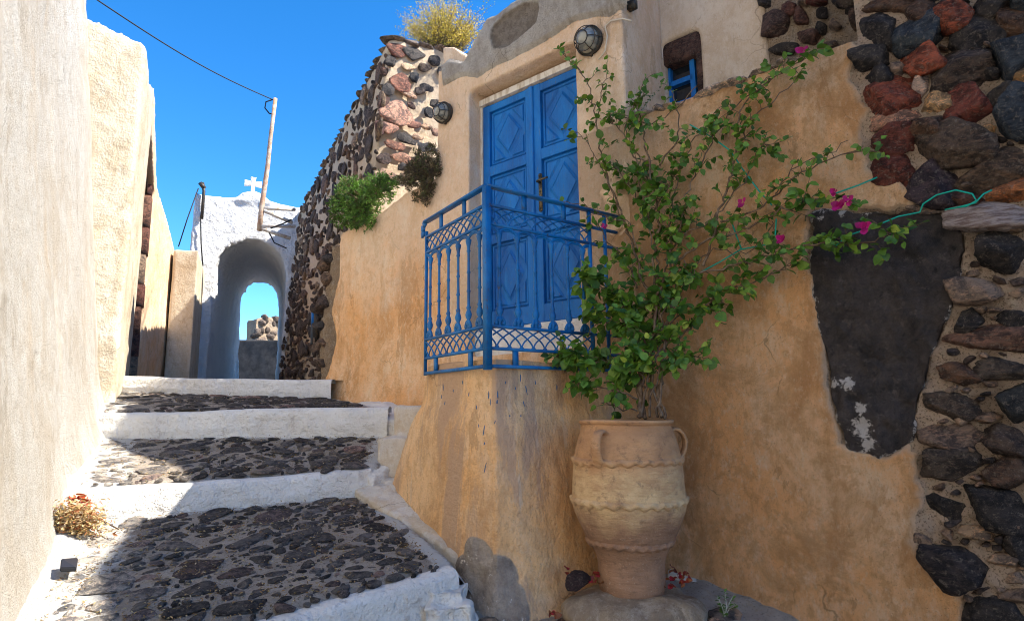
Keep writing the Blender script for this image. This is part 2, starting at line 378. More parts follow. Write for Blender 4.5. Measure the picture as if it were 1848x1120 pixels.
def lump(name, bm, mat, parent=None, voxel=.025, smooth=4, amp=.012, scale=2.5, label=None, dis=None, color=None, fine=.0):
    """fuse overlapping solids into one hand-trowelled mass"""
    bmesh.ops.recalc_face_normals(bm, faces=bm.faces)
    me = bpy.data.meshes.new(name); bm.to_mesh(me); bm.free()
    o = bpy.data.objects.new('tmp', me); COL.objects.link(o)
    r = o.modifiers.new('r', 'REMESH'); r.mode = 'VOXEL'; r.voxel_size = voxel
    if smooth: q = o.modifiers.new('s', 'SMOOTH'); q.iterations = smooth; q.factor = .5
    dg = bpy.context.evaluated_depsgraph_get(); ev = o.evaluated_get(dg)
    m2 = bpy.data.meshes.new_from_object(ev); bpy.data.objects.remove(o); bpy.data.meshes.remove(me); m2.name = name
    n = len(m2.vertices); co = np.empty(n*3, np.float32); m2.vertices.foreach_get('co', co); co = co.reshape(-1, 3).astype(float)
    no = np.empty(n*3, np.float32); m2.vertex_normals.foreach_get('vector', no); no = no.reshape(-1, 3)
    d = amp*fbm(co, scale, 4, 5)
    if fine: d = d + fine*fbm(co, 14, 3, 9)
    if dis is not None: d = d + dis(co)
    co = co + no*d[:, None]
    m2.vertices.foreach_set('co', co.astype(np.float32).ravel()); 
    if color is not None:
        at = m2.color_attributes.new('Col', 'FLOAT_COLOR', 'POINT'); cc = color(co) if callable(color) else np.tile(np.array(color, float), (n, 1))
        at.data.foreach_set('color', np.hstack([cc, np.ones((n, 1))]).astype(np.float32).ravel())
    m2.update(); return link(name, m2, mat, parent, label)
def sdpoly(p, poly):
    """signed distance (inside positive) of points p (n,2) to polygon"""
    poly = np.array(poly, float); n = len(poly); d = np.full(len(p), 1e9); ins = np.zeros(len(p), bool)
    for i in range(n):
        a = poly[i]; b = poly[(i+1) % n]; e = b-a; wv = p-a; t = np.clip((wv@e)/max(e@e, 1e-12), 0, 1)
        d = np.minimum(d, np.hypot(*(wv - t[:, None]*e).T))
        cnd = ((a[1] > p[:, 1]) != (b[1] > p[:, 1]))
        with np.errstate(divide='ignore', invalid='ignore'):
            xi = (b[0]-a[0])*(p[:, 1]-a[1])/(b[1]-a[1]) + a[0]
        ins ^= cnd & (p[:, 0] < xi)
    return np.where(ins, d, -d)
def grid_faces(nu, nv):
    i = np.arange(nu-1)[:, None]*nv + np.arange(nv-1)[None]; i = i.ravel()
    return np.stack([i, i+nv, i+nv+1, i+1], 1)
def grid_mesh(name, V, nu, nv, mat, parent=None, attrs=None, label=None, keep=None, mats_idx=None):
    F = grid_faces(nu, nv)
    if keep is not None: F = F[keep[F].all(1)]
    me = bpy.data.meshes.new(name); me.from_pydata(V.tolist(), [], F.tolist())
    for k, a in (attrs or {}).items():
        at = me.attributes.new(k, 'FLOAT', 'POINT'); at.data.foreach_set('value', a.astype(np.float32))
    me.update(); return link(name, me, mat, parent, label)
def darts(w, h, sizes, n, ratio=(1.3, 2.2), ang=15, gap=.9, region=None, seed=1, fixed=()):
    """pack ellipses, large ones first: returns (x, y, rx, ry, angle)"""
    r = np.random.default_rng(seed); out = list(fixed)
    for s0, s1, cnt in sizes:
        k = 0; tries = 0
        while k < cnt and tries < cnt*n:
            tries += 1; rx = r.uniform(s0, s1); ry = rx/r.uniform(*ratio); x = r.uniform(0, w); y = r.uniform(0, h)
            if region is not None and not region(x, y, rx): continue
            ok = True
            for (X, Y2, RX, RY, A) in out:
                dx = abs(x-X)/(rx+RX); dy = abs(y-Y2)/(ry+RY)
                if dx*dx + dy*dy < gap: ok = False; break
            if ok: out.append((x, y, rx, ry, R(r.normal()*ang))); k += 1
    return out[len(fixed):]
# ============================================================ GROUND AND STAIRS
SD = Vector((-0.469, 0.883, 0))                    # the lane's direction
# ground sheet: climbs with the lane, then runs level to the horizon
gx = np.concatenate([[-2500, -600, -150, -40], np.linspace(-14, 8, 67), [40, 150, 600, 2500]])
gy = np.concatenate([[-2500, -600, -150, -30], np.linspace(-6, 28, 103), [60, 200, 700, 2500]])
GX, GY = np.meshgrid(gx, gy, indexing='ij'); s = GX*SD.x + GY*SD.y
GZ = np.interp(s, [1.2, 2.6, 4.3, 5.4, 6.6, 7.2, 9], [-1.75, -1.45, -1.0, -.6, -.35, .08, .14])
GZ += .02*fbm(np.stack([GX.ravel(), GY.ravel(), 0*GX.ravel()], 1), 1.0, 3).reshape(GX.shape)
o = grid_mesh('ground', np.stack([GX.ravel(), GY.ravel(), GZ.ravel()], 1), len(gx), len(gy), 'earth'); o['kind'] = 'structure'

R4 = [P(810, 1035, 3.3), P(560, 1088, 2.82)]
d4 = (R4[1]-R4[0]); R4 = [R4[0] + (R4[0]-R4[1])*.05, R4[1] + d4*1.38]; R4[1].z = -.93
R3 = [P(664, 848, 4.42), P(160, 886, 3.62)]; R2 = [P(690, 737, 5.0), P(190, 745, 5.02)]; R1 = [P(590, 686, 6.08), P(212, 679, 6.1)]
F4 = [Vector((p.x, p.y, p.z-.26)) for p in R4]
F3 = [P(652, 893, 4.42), P(185, 940, 3.62)]; F2 = [P(690, 786, 5.0), P(196, 792, 5.02)]; F1 = [P(590, 719, 6.08), P(205, 706, 6.1)]
stairs = thing('lane_steps', 'broad cobbled stair lane with white painted risers between the houses', 'stairs', tuple((R3[0]+R3[1])/2))

def riser(top, foot, depth=.14, seed=0, wav=.02):
    """a whitewashed kerb: hand-made block following the front edge"""
    n = 90; a, b = top; fa, fb = foot; back = Vector((-(a-b).y, (a-b).x, 0)).normalized()
    if back.y < 0: back = -back
    t = np.linspace(-.02, 1.09, n)
    prof = [(-.0, -.12, 1), (0, 0, 1), (-.006, .30, 1), (.0, .55, 1), (.004, .80, 1), (.012, .93, 1), (.035, 1.0, 1), (.07, 1.03, 1), (depth*.8, 1.03, 1), (depth, .99, 1), (depth+.01, .8, 1)]
    # refine profile
    pr = []
    for i in range(len(prof)-1):
        for k in range(4): q = k/4; pr.append((prof[i][0]*(1-q)+prof[i+1][0]*q, prof[i][1]*(1-q)+prof[i+1][1]*q))
    pr.append(prof[-1][:2]); m_ = len(pr); V = []
    for tt in t:
        T = a.lerp(b, tt); Fo = fa.lerp(fb, tt)
        for d, h in pr:
            p = Vector((T.x, T.y, Fo.z + (T.z-Fo.z)*h)) + back*d; V.append(p[:])
    V = np.array(V); d = .014*fbm(V, 5, 4, seed) + .02*fbm(V, 1.6, 3, seed+3)
    V += np.outer(d, -np.array(back[:])) + np.outer(wav*fbm(V, 2.2, 3, seed+8), [0, 0, 1])
    return V, n, m_
for k, (T, Fo) in enumerate(((R4, F4), (R3, F3), (R2, F2), (R1, F1))):
    V, n, m_ = riser(T, Fo, seed=20+k)
    grid_mesh('riser', V, n, m_, 'white', stairs)

def tread(lo, hi, cut, seed, sizes, white_left=True):
    """sloping tread: mortar bed with water-worn dark stones lying across it"""
    a, b = lo; c, d = hi                            # lo: right,left front edge; hi: right,left foot of next riser
    back = Vector((0, 1, 0))
    def T(x, y): return (a.lerp(b, x)).lerp(c.lerp(d, x), y)
    Wd = (a-b).length; H = ((a+b)/2-(c+d)/2).length
    nu, nv = int(Wd/.016), int(H/.016)
    X, Y = np.meshgrid(np.linspace(-.12, 1.12, nu), np.linspace(.06, 1.02, nv), indexing='ij'); X = X.ravel(); Y = Y.ravel()
    A, B, C2, D = [np.array(q[:]) for q in (a, b, c, d)]
    V = (A*(1-X)[:, None] + B*X[:, None])*(1-Y)[:, None] + (C2*(1-X)[:, None] + D*X[:, None])*Y[:, None]
    V[:, 2] += .016*fbm(V, 4, 4, seed) + .006*fbm(V, 22, 3, seed+1) - .004
    # rise to meet the walls either side
    V[:, 2] += .04*np.exp(-((1.10-X)*Wd/.12)**2) - 2.2*np.clip(-.03-X, 0, 1) - .045*np.exp(-((Y-.04)*H/.07)**2)
    lime_sun = np.maximum(np.exp(-((1.02-X)*Wd/.26)**2)*1.0, np.maximum(np.exp(-((Y-.05)*H/.06)**2), np.exp(-((1-Y)*H/.05)**2)*.7)); lime_sun = np.maximum(lime_sun, .8*np.exp(-(X*Wd/.07)**2)); lime_sun[X > 1.02] = 1  # left margin whitened as painted sunlight; limewash along risers and right edge
    grid_mesh('mortar_bed', V, nu, nv, 'greymortar', stairs, {'lime': lime_sun})
    acc = Acc(); r = np.random.default_rng(seed)
    for (x, y, rx, ry, an) in darts(Wd, H, sizes, 40, (1.2, 2.2), 20, 1.05, lambda x, y, q: .05 < x < Wd+.02 and .09+q*.3 < y < H-.03, seed):
        p = T(x/Wd, y/H); u = (b-a).normalized(); v = (T(.5, 1)-T(.5, 0)).normalized(); nn = Vector((0, 0, 1))
        ca, sa = math.cos(an), math.sin(an)
        k = r.random(); 
        if k < .82: col = np.array((.115, .112, .112))*r.uniform(.4, 1.5)
        elif k < .91: col = np.array((.125, .10, .10))*r.uniform(.7, 1.3)
        elif k < .94: col = np.array((.28, .20, .18))
        else: col = np.array((.22, .19, .165))
        lw = math.exp(-((Wd-x)/.24)**2)*r.uniform(.5, 1.1); col = np.array(col)*(1-min(lw, 1)) + np.array((.50, .49, .46))*min(lw, 1)  # cobbles at the left paled, sunlight put into their colour
        rock(acc, p + nn*(-.004), (u*ca+v*sa)*rx*.88, (v*ca-u*sa)*ry*.86, nn*(.010+.065*min(ry, .07)), col, 3 if rx > .07 else 2.5, 3, .16)
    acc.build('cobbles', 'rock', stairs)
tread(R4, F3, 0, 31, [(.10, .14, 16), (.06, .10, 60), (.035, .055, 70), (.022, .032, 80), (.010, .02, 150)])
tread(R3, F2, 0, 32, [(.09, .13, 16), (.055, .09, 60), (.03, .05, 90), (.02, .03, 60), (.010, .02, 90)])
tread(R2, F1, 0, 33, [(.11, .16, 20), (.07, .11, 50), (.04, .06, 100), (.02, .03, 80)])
# the lane beyond the top step, and the lower landing in the foreground
nu, nv = 60, 160; X, Y = np.meshgrid(np.linspace(0, 1, nu), np.linspace(0, 1, nv), indexing='ij'); X = X.ravel(); Y = Y.ravel()
A = np.array([-1.5, 6.15, 0]); B = np.array([-4.3, 6.15, 0]); C2 = np.array([-4.3, 16.5, 0]); D = np.array([-7.9, 16.5, 0])
V = (A*(1-X)[:, None]+B*X[:, None])*(1-Y)[:, None] + (C2*(1-X)[:, None]+D*X[:, None])*Y[:, None]
V[:, 2] = R1[0].z + .0 + .05*Y + .012*fbm(V, 3, 4, 3)
o = grid_mesh('path', V, nu, nv, 'greymortar'); o['kind'] = 'structure'
# lower floor in front of the landing
nu, nv = 260, 200; X, Y = np.meshgrid(np.linspace(-2.6, 2.4, nu), np.linspace(.6, 4.3, nv), indexing='ij'); X = X.ravel(); Y = Y.ravel()
s = X*SD.x + Y*SD.y
Zf = np.interp(s, [0.2, 1.4, 2.4, 3.2], [-1.62, -1.42, -1.22, -1.06])
V = np.stack([X, Y, Zf], 1); V[:, 2] += .05*fbm(V, 2.4, 5, 3) + .014*fbm(V, 14, 3, 4)
V[:, 2] += .13*np.clip((X-.55)/.5, 0, 1)*np.clip((Y-2.3)/.6, 0, 1)
# keep it below the stairs
low = P(830, 1110, 3.15)
o = grid_mesh('floor', V, nu, nv, 'greymortar'); o['kind'] = 'structure'

acc = Acc(); r = np.random.default_rng(61)      # rubble set in the lower floor before the landing
for k in range(60):
    p = P(r.uniform(860, 1330), r.uniform(1085, 1150), r.uniform(3.05, 3.4)); s = p.x*SD.x + p.y*SD.y; p.z = float(np.interp(s, [0.2, 1.4, 2.4, 3.2], [-1.62, -1.42, -1.22, -1.06])) + .005 + .13*min(max((p.x-.55)/.5, 0), 1)*min(max((p.y-2.3)/.6, 0), 1)
    q = r.uniform(.03, .09); a = r.uniform(0, 3); rock(acc, p, (q*math.cos(a), q*math.sin(a), 0), (-q*.6*math.sin(a), q*.6*math.cos(a), 0), (0, 0, .03), np.array([(.12, .10, .09), (.28, .2, .15), (.34, .27, .2), (.09, .06, .06)][k % 4]), 2.5, 6, .14)
o = acc.build('floor_stones', 'rock'); o['kind'] = 'structure'
# ============================================================ LEFT SIDE OF THE LANE
LD = yaw(-28); LN = Vector((LD.y, -LD.x, 0))       # along the lane; towards the lane
def Lp(Y, off=0): p = Vector((-.635-.532*Y, Y, 0)); return p + LN*off
# near house: battered roughcast wall
t = thing('roughcast_house', 'tall bright house wall of coarse cream roughcast leaning back beside the steps', 'house', tuple(Lp(2)))
bm = bmesh.new(); zt = 6.4; bt = -.40*zt/3.1
ys = [-8.0, 5.52]  # unseen length behind the camera and extra height added to bounce light
q = [Lp(ys[0], .13), Lp(ys[1], .13), Lp(ys[1], -2.2), Lp(ys[0], -2.2)]
qt = [Lp(ys[0], bt+.05), Lp(ys[1], bt+.05), Lp(ys[1], -2.2), Lp(ys[0], -2.2)]
prism(bm, [(q[i][:2], qt[i][:2]) for i in range(4)], -2.1, zt)
def bulge(co):
    s = co[:, 1]; z = co[:, 2]
    groove = -.012*np.exp(-((s-3.72 + .05*z)/.02)**2)          # the seam between two lifts of render
    toe = .10*np.exp(-np.clip(z+1.2-.32*np.clip(s-2, 0, 9), 0, 9)/.22)
    return groove + toe + .03*fbm(co, 1.1, 3, 4)
lump('wall', bm, 'roughcast', t, .032, 6, .012, 3, dis=bulge, fine=.006)
# second house: upright sandy wall, near end face at Y=5.57
t = thing('sandy_house', 'upright sandy plastered house wall with a squared top behind the roughcast wall', 'house', tuple(Lp(5.6)))
zB = Z(275, 86, 5.57)
bm = bmesh.new()
zBl = Z(183, 58, 5.35)
q = [Lp(5.50), Lp(5.95), Lp(5.95, -2.2), Lp(5.50, -2.2)]
prism(bm, [p[:2] for p in q], -1.5, [zB, zB-.04, zB+.1, zB+.75])
zC = Z(289, 156, 6.72); q = [Lp(5.9), Lp(6.75), Lp(6.75, -2.2), Lp(5.9, -2.2)]
prism(bm, [p[:2] for p in q], -1.5, [Z(277, 150, 5.95), zC, zC, zB-.3])
lump('wall', bm, 'sand', t, .028, 14, .018, 2.2, fine=.002)
# third house with the stone doorway
t = thing('doorway_house', 'cream house wall with tall doorway of rough red-brown stone jambs', 'house', tuple(Lp(7.8)))
zo = Z(292, 235, 6.9)
bm = bmesh.new()
q = [Lp(6.70), Lp(7.98, .02), Lp(7.98, -.55), Lp(6.70, -.55)]
prism(bm, [p[:2] for p in q], [zo, Z(303, 340, 7.9)-.12, Z(303, 340, 7.9)-.12, zo], [zC-.01, Z(305, 322, 7.95), Z(305, 322, 7.95), zC-.01])
DD = yaw(-20); DNn = Vector((DD.y, -DD.x, 0)); d0 = Lp(7.85); d1 = d0 + DD*2.1
q = [d0, d1, d1-DNn*1.6, d0-DNn*1.6]
prism(bm, [p[:2] for p in q], -.8, [Z(305, 322, 7.95), Z(322, 448, 9.3), Z(322, 448, 9.3)-.1, Z(305, 322, 7.95)])
lump('wall', bm, 'cream', t, .03, 5, .018, 2.2, fine=.004)
acc = Acc(); r = np.random.default_rng(5); z = -.1; k = 0     # jamb stones
cols = [(.17, .075, .065), (.34, .26, .20), (.19, .09, .075), (.24, .13, .10)]
pal = Acc()
while z < zo - .15:
    h = r.uniform(.28, .46); wj = r.uniform(.30, .34)
    c = Lp(7.83, -.17); c.z = z+h/2
    acc.bar(c - Vector((0, 0, h*.485)), c + Vector((0, 0, h*.485)), wj, .26, LD, c=cols[k % 4], bev=.018); z += h; k += 1
acc.build('jamb_stones', 'rock', t)
acc = Acc(); acc.bar(Lp(7.4, -.9)+Vector((0, 0, .1)), Lp(7.4, -.9)+Vector((0, 0, zo)), 1.3, .06, LD); acc.build('door_back', 'darkmetal', t)
acc = Acc(); a = Lp(6.72, -.2); b = Lp(7.85, -.2); a.z = zo-.02; b.z = Z(303, 340, 7.9)-.16; acc.bar(a, b, .28, .10, c=(.12, .07, .05)); acc.build('lintel', 'rock', t)
# pier before the arch
t = thing('square_pier', 'square sandy pier with level top standing before the white arch', 'pier', tuple(P(340, 680, 9.3)))
bm = bmesh.new(); a = P(296, 680, 9.25); b = P(342, 680, 9.3); c = P(358, 680, 10.9); d = P(300, 680, 11.0)
zt1 = Z(350, 450, 9.3); zt2 = Z(370, 490, 10.7)
prism(bm, [(p.x, p.y) for p in (a, b, c, d)], -.3, [zt1, zt1-.02, zt2, zt2])
lump('shaft', bm, 'sand', t, .03, 4, .012, 2.5)

# ============================================================ ARCH
t = thing('arch_gateway', 'white chapel archway spanning the top of the lane with a deep vaulted passage', 'archway', (-4.84, 11, 0))
AF = Frame((-4.84, 11, 0), yaw(64), yaw(154)); PD = yaw(-16)
def fp(px, py): return AF.hit(px, py)
zb = -.2
jl = fp(378, 600)[0]; jr = fp(516, 520)[0]; crown = fp(440, 429)[1]; spring = fp(382, 495)[1]
L0 = fp(347, 420)[0]; Lb = fp(331, 440)[0]-.0; Rr = fp(640, 400)[0]
cxm = (jl+jr)/2; hw = (jr-jl)/2; N = 18
def archpts(cx, hw, sp, cr, jb, jbr):
    pts = [(jbr, zb), (cx+hw, sp)] + [(cx + hw*math.cos(math.pi*k/N), sp + (cr-sp)*math.sin(math.pi*k/N)**.9) for k in range(1, N)] + [(cx-hw, sp), (jb, zb)]
    return pts
front = archpts(cxm, hw, spring, crown, jl-.05, jr)
# rear opening, seen on the rear plane
RF = Frame(AF.o + PD*3.7, AF.u, AF.n)
def rp(px, py): return RF.hit(px, py)
rl = rp(431, 600)[0]; rr_ = rp(505, 560)[0]; rear = archpts((rl+rr_)/2, (rr_-rl)/2, rp(436, 560)[1], rp(470, 507)[1], rl-.05, rr_)
topf = [(L0-.12, zb), (L0-.03, fp(347, 440)[1]), (L0, fp(345, 345)[1]), (fp(365, 350)[0], fp(365, 351)[1]), (fp(440, 356)[0], fp(440, 357)[1]), (fp(475, 360)[0], fp(475, 361)[1]), (fp(535, 372)[0], fp(535, 371)[1]), (Rr, fp(640, 378)[1]), (Rr, zb)]
bm = bmesh.new()
outl = topf + front
fa = [bm.verts.new(AF.pt(u, z)) for u, z in outl]
rt = [(u, z) for u, z in topf]
outr = rt + rear
fb = [bm.verts.new(RF.pt(u, z)) for u, z in outr]
n = len(outl)
# caps as strips so they stay clean
def cap(vs, flip):
    nt_ = len(topf); top = vs[:nt_]; ar = vs[nt_:]      # ar runs right jamb -> crown -> left jamb
    f = bm.faces.new(vs if not flip else vs[::-1]); bmesh.ops.triangulate(bm, faces=[f])
cap(fa, False); cap(fb, True)
for i in range(n): bm.faces.new((fa[i], fb[i], fb[(i+1) % n], fa[(i+1) % n]))
# rough roof mound below the cross
cz = fp(457, 350); 
for (px, py, rx, rz) in ((457, 356, .28, .16), (440, 362, .3, .08), (480, 366, .3, .08)):
    u, z = fp(px, py); bmesh.ops.create_icosphere(bm, subdivisions=3, radius=1, matrix=Matrix.Translation(AF.pt(u, z, -.22)) @ Matrix.Diagonal((rx, rx, rz, 1)))
lump('wall', bm, 'archwhite', t, .045, 4, .05, 1.4, dis=lambda co: .035*np.abs(fbm(co, 4.5, 3, 8)))
# cross
acc = Acc(); u, z = fp(457, 346); k = 11.2/1100
c = AF.pt(u, z, -.2); up = Vector((0, 0, 1))
def flare(a, b, w0, w1, th):
    d = (b-a).normalized(); sd_ = d.cross(AF.n).normalized(); vs = []
    for q, ww in ((a, w0), (b, w1)):
        for sx, sy in ((-1, -1), (1, -1), (1, 1), (-1, 1)): vs.append((q + sd_*sx*ww/2 + AF.n*sy*th/2)[:])
    acc.add(vs, [(0, 1, 2, 3)[::-1], (4, 5, 6, 7), (0, 1, 5, 4), (1, 2, 6, 5), (2, 3, 7, 6), (3, 0, 4, 7)])
mid = c + up*(22*k)
flare(c - up*.12, mid, .085, .06, .08); flare(mid, mid+up*12*k, .06, .10, .084); flare(mid, mid+AF.u*15*k, .06, .11, .078); flare(mid, mid-AF.u*15*k, .06, .11, .076)
o = acc.build('stone_cross', 'white', None, smooth=False); tag(o, 'small white stone cross standing on the arch roof', 'cross')
# rusty pipe and fittings on the arch
acc = Acc(); acc.tube([AF.at(366, 330, .05), AF.at(368, 345, .06), AF.at(364, 395, .06)], .028, 8); acc.tube([AF.at(361, 330, .05), AF.at(369, 340, .05)], .04, 8)
tag(acc.build('rusty_pipe', 'darkmetal'), 'short rusty pipe fixed to the upper left corner of the white arch', 'pipe')
acc = Acc(); acc.tube([AF.at(362, 395, .08), AF.at(363, 440, .04), AF.at(366, 480, .03)], .012, 6); acc.tube([AF.at(358, 340, .05), AF.at(338, 395, .1), AF.at(322, 445, .1)], .010, 6)
tag(acc.build('arch_cable', 'cable'), 'thin dark cable hanging down the left edge of the white arch', 'cable')

# ============================================================ STONE HOUSE
g = M('pale_mortar', .96, .1)
c = g.mix(g.ramp(g.noise(4, 7, .65), .3, .7), (.60, .49, .36), (.50, .40, .30)); c = g.mix(g.math('MULTIPLY', g.ramp(g.noise(12, 8, .75), .62, .80), .5), c, (.34, .25, .18)); c = g.mix(g.math('MULTIPLY', g.ramp(g.noise(40, 7, .8), .60, .72), .6), c, (.70, .62, .50))
g.bump(g.noise(10, 8, .7), .014); g.bump(g.noise(50, 6, .7), .006); MAT['palemortar'] = g.color(c)
t = thing('stone_house', 'dark volcanic stone house with leaning walls beside the arch', 'house', (-2.6, 8.5, 0))
HB = Vector((-1.60, 5.98, 0)); HT = Vector((-1.28, 6.0, 0)); HD = yaw(-27.5); ztop = Z(700, 66, 6.0)
FD = yaw(52)
far_b = HB + HD*6.2; far_t = HT + HD*6.2
ztf = Z(530, 388, (far_t).y)
rt_b = HB + FD*1.6; rt_t = HT + FD*1.5
ztr = Z(800, 108, rt_t.y)-.05
bm = bmesh.new()
prism(bm, [((HB+HD*.45)[:2], HT[:2]), (rt_b[:2], rt_t[:2]), ((rt_b+HD*6)[:2], (rt_t+HD*6)[:2]), (far_b[:2], far_t[:2])], -.9, [ztop, ztr, ztr-.2, ztf])
HN = Vector((HD.y, -HD.x, 0)); HN = -HN if HN.x > 0 else HN
FN = Vector((FD.y, -FD.x, 0)); FN = -FN if FN.y > 0 else FN
def hcol(co): return np.tile([.3, .24, .19], (len(co), 1))
lump('wall', bm, 'palemortar', t, .035, 4, .03, 1.6, fine=.012)
def hface(x, z, side):
    k = z/ztop
    if side == 0: return (HB + HD*x).lerp(HT + HD*x, k) + Vector((0, 0, z))
    return (HB + FD*x).lerp(HT + FD*x, k) + Vector((0, 0, z))
acc = Acc(); r = np.random.default_rng(9)
for (x, y, rx, ry, an) in darts(6.1, ztop+.5, [(.15, .21, 40), (.10, .15, 140), (.06, .09, 240), (.03, .045, 260)], 40, (1.15, 2.1), 18, .92, lambda x, y, q: y-.5 < ztop*(1-x/6.1)+ztf*x/6.1-.08, 3):
    z = y-.5; p = hface(x, z, 0); k = r.random()
    if (p-W.o).dot(NW) > -.42 and z < 1.9: continue
    col = np.array((.095, .08, .075)) if k < .55 else np.array((.16, .11, .085)) if k < .8 else np.array((.26, .20, .15))
    ca, sa = math.cos(an), math.sin(an); up = Vector((0, 0, 1))
    rock(acc, p + HN*.0, (HD*ca+up*sa)*rx, (up*ca-HD*sa)*ry, HN*(.022+.07*ry), col*r.uniform(.7, 1.4), 2.5, 8, .14)
acc.build('side_stones', 'rock', t)
# coping course and quoins, then scattered stones of the sunny end
acc = Acc()
for x in np.arange(0, 6.1, .17):
    p = hface(x+.1, ztop*(1-x/6.1)+ztf*x/6.1, 0); rock(acc, p - HN*.08 + Vector((0, 0, .0)), HD*.13, HN*.12, Vector((0, 0, .024)), np.array((.20, .175, .15))*r.uniform(.7, 1.4), 2.5, 7, .12)
for x in np.arange(0, 1.5, .2):
    p = hface(x+.05, ztop+(ztr-ztop)*(x/1.5), 1); rock(acc, p - FN*.06, FD*.12, FN*.12, Vector((0, 0, .035)), np.array((.18, .15, .13))*r.uniform(.7, 1.6), 2.5, 7, .12)
acc.build('coping_stones', 'rock', t)
acc = Acc()
FH = Frame(HT, FD, FN)
def ehit(px, py):
    for k in range(4):
        pass
    u, z = FH.hit(px, py); 
    for k in range(3):
        sh = (HT-HB)*(1-z/ztop); f = Frame(HT - sh, FD, FN); u, z = f.hit(px, py)
    return u, z
for (px, py, rx, ry, a, col) in [(716, 90, 26, 13, 15, (.20, .095, .075)), (745, 97, 24, 12, 20, (.07, .07, .075)), (705, 110, 13, 12, 10, (.05, .05, .055)), (722, 148, 25, 16, 18, (.26, .13, .10)), (700, 162, 14, 10, 10, (.06, .06, .065)),
    (748, 140, 9, 11, 20, (.04, .045, .055)), (770, 158, 12, 9, 20, (.05, .05, .06)), (757, 164, 10, 8, 10, (.07, .06, .06)), (783, 186, 9, 8, 0, (.05, .05, .055)), (742, 190, 9, 6, 20, (.09, .06, .055)),
    (718, 205, 34, 22, 12, (.46, .29, .23)), (700, 232, 18, 12, 10, (.40, .24, .19)), (748, 225, 13, 8, 5, (.22, .12, .10)), (774, 203, 11, 10, 20, (.04, .045, .055)), (690, 230, 14, 14, 10, (.10, .06, .06)), (732, 252, 18, 9, 20, (.06, .06, .065)),
    (768, 266, 13, 11, 10, (.035, .04, .05)), (712, 262, 22, 10, 15, (.24, .13, .10)), (692, 288, 16, 12, 10, (.07, .055, .055)), (728, 285, 28, 10, 12, (.28, .17, .13)), (760, 290, 14, 9, 10, (.22, .14, .11)), (728, 300, 11, 7, 5, (.05, .05, .055)),
    (795, 130, 8, 11, 10, (.05, .05, .055)), (784, 110, 13, 9, 10, (.06, .06, .065)), (765, 122, 14, 8, 20, (.10, .08, .07)), (693, 190, 12, 14, 5, (.09, .055, .05)), (694, 128, 8, 10, 5, (.11, .07, .06)), (772, 228, 12, 6, 15, (.42, .30, .22)), (755, 248, 12, 7, 15, (.44, .32, .24)), (785, 240, 8, 7, 5, (.30, .2, .16)), (735, 120, 14, 7, 15, (.48, .36, .26)), (740, 172, 16, 7, 15, (.45, .32, .24)), (790, 275, 8, 9, 0, (.05, .05, .055)), (700, 315, 18, 10, 10, (.30, .22, .17))]:
    u, z = ehit(px, py); u2, z2 = ehit(px+rx*math.cos(R(a)), py+rx*math.sin(R(a))); u3, z3 = ehit(px-ry*math.sin(R(a)), py+ry*math.cos(R(a)))
    p = hface(u, z, 1); up = Vector((0, 0, 1))
    rock(acc, p - FN*.0, FD*(u2-u)+up*(z2-z), FD*(u3-u)+up*(z3-z), FN*.018, np.array(col)*1.3, 2.5, 8, .15)
acc.build('end_stones', 'rock', t)
# small window hole low in the stone side
f = Frame(HB.lerp(HT, .3), HD, HN); acc = Acc(); u, z = f.hit(571, 585)
acc.bar(f.pt(u, z-.26, .015), f.pt(u, z+.24, .03), .34, .05, HN); acc.build('window', 'darkmetal', t)
acc = Acc(); acc.bar(f.pt(u-.02, z-.02, .05), f.pt(u-.02, z+.16, .055), .10, .03, HN); acc.build('shutter', 'doorblue', t)

# iron mast on brackets
t = thing('rusty_mast', 'thin rusty iron mast on brackets leaning from the stone house wall', 'mast', tuple(P(468, 415, 10.2)))
acc = Acc(); acc.tube([P(468, 416, 10.2), P(472, 375, 10.2), P(483, 300, 10.2), P(488, 250, 10.2), P(497, 178, 10.2)], [.045, .045, .04, .035, .035], 10); acc.build('pole', 'rust', t)
for (a, b) in (((474, 376), (533, 378)), ((472, 408), (533, 408)), ((470, 412), (524, 430)), ((476, 380), (528, 402))):
    acc = Acc(); acc.bar(P(*a, 10.2), P(*b, 10.5), .05, .05); acc.build('bracket', 'palemetal', t)
acc = Acc()
for tz in (0, 1):
    pass
pts = [P(175, 0, 7.0).lerp(P(492, 180, 10.2), k/20.0) + Vector((0, 0, -.10*math.sin(math.pi*k/20))) for k in range(21)]
pts = [pts[0] - (pts[1]-pts[0])*6] + pts
acc.tube(pts, .009, 6); pts = [P(492, 180, 10.2), P(480, 184, 10.2), P(478, 195, 10.2), P(486, 205, 10.2), P(493, 206, 10.2)]; acc.tube(pts, .012, 6)
tag(acc.build('overhead_cable', 'cable'), 'thin black cable slung through the sky to the mast top', 'cable')
acc = Acc(); acc.tube([P(486, 420, 10.15), P(495, 438, 10.2), P(517, 448, 10.3)], .012, 6); acc.tube([P(488, 412, 10.15), P(510, 404, 10.2), P(526, 396, 10.3)], .012, 6)
tag(acc.build('loose_cable', 'cable'), 'loose black cable looping under the mast brackets', 'cable')

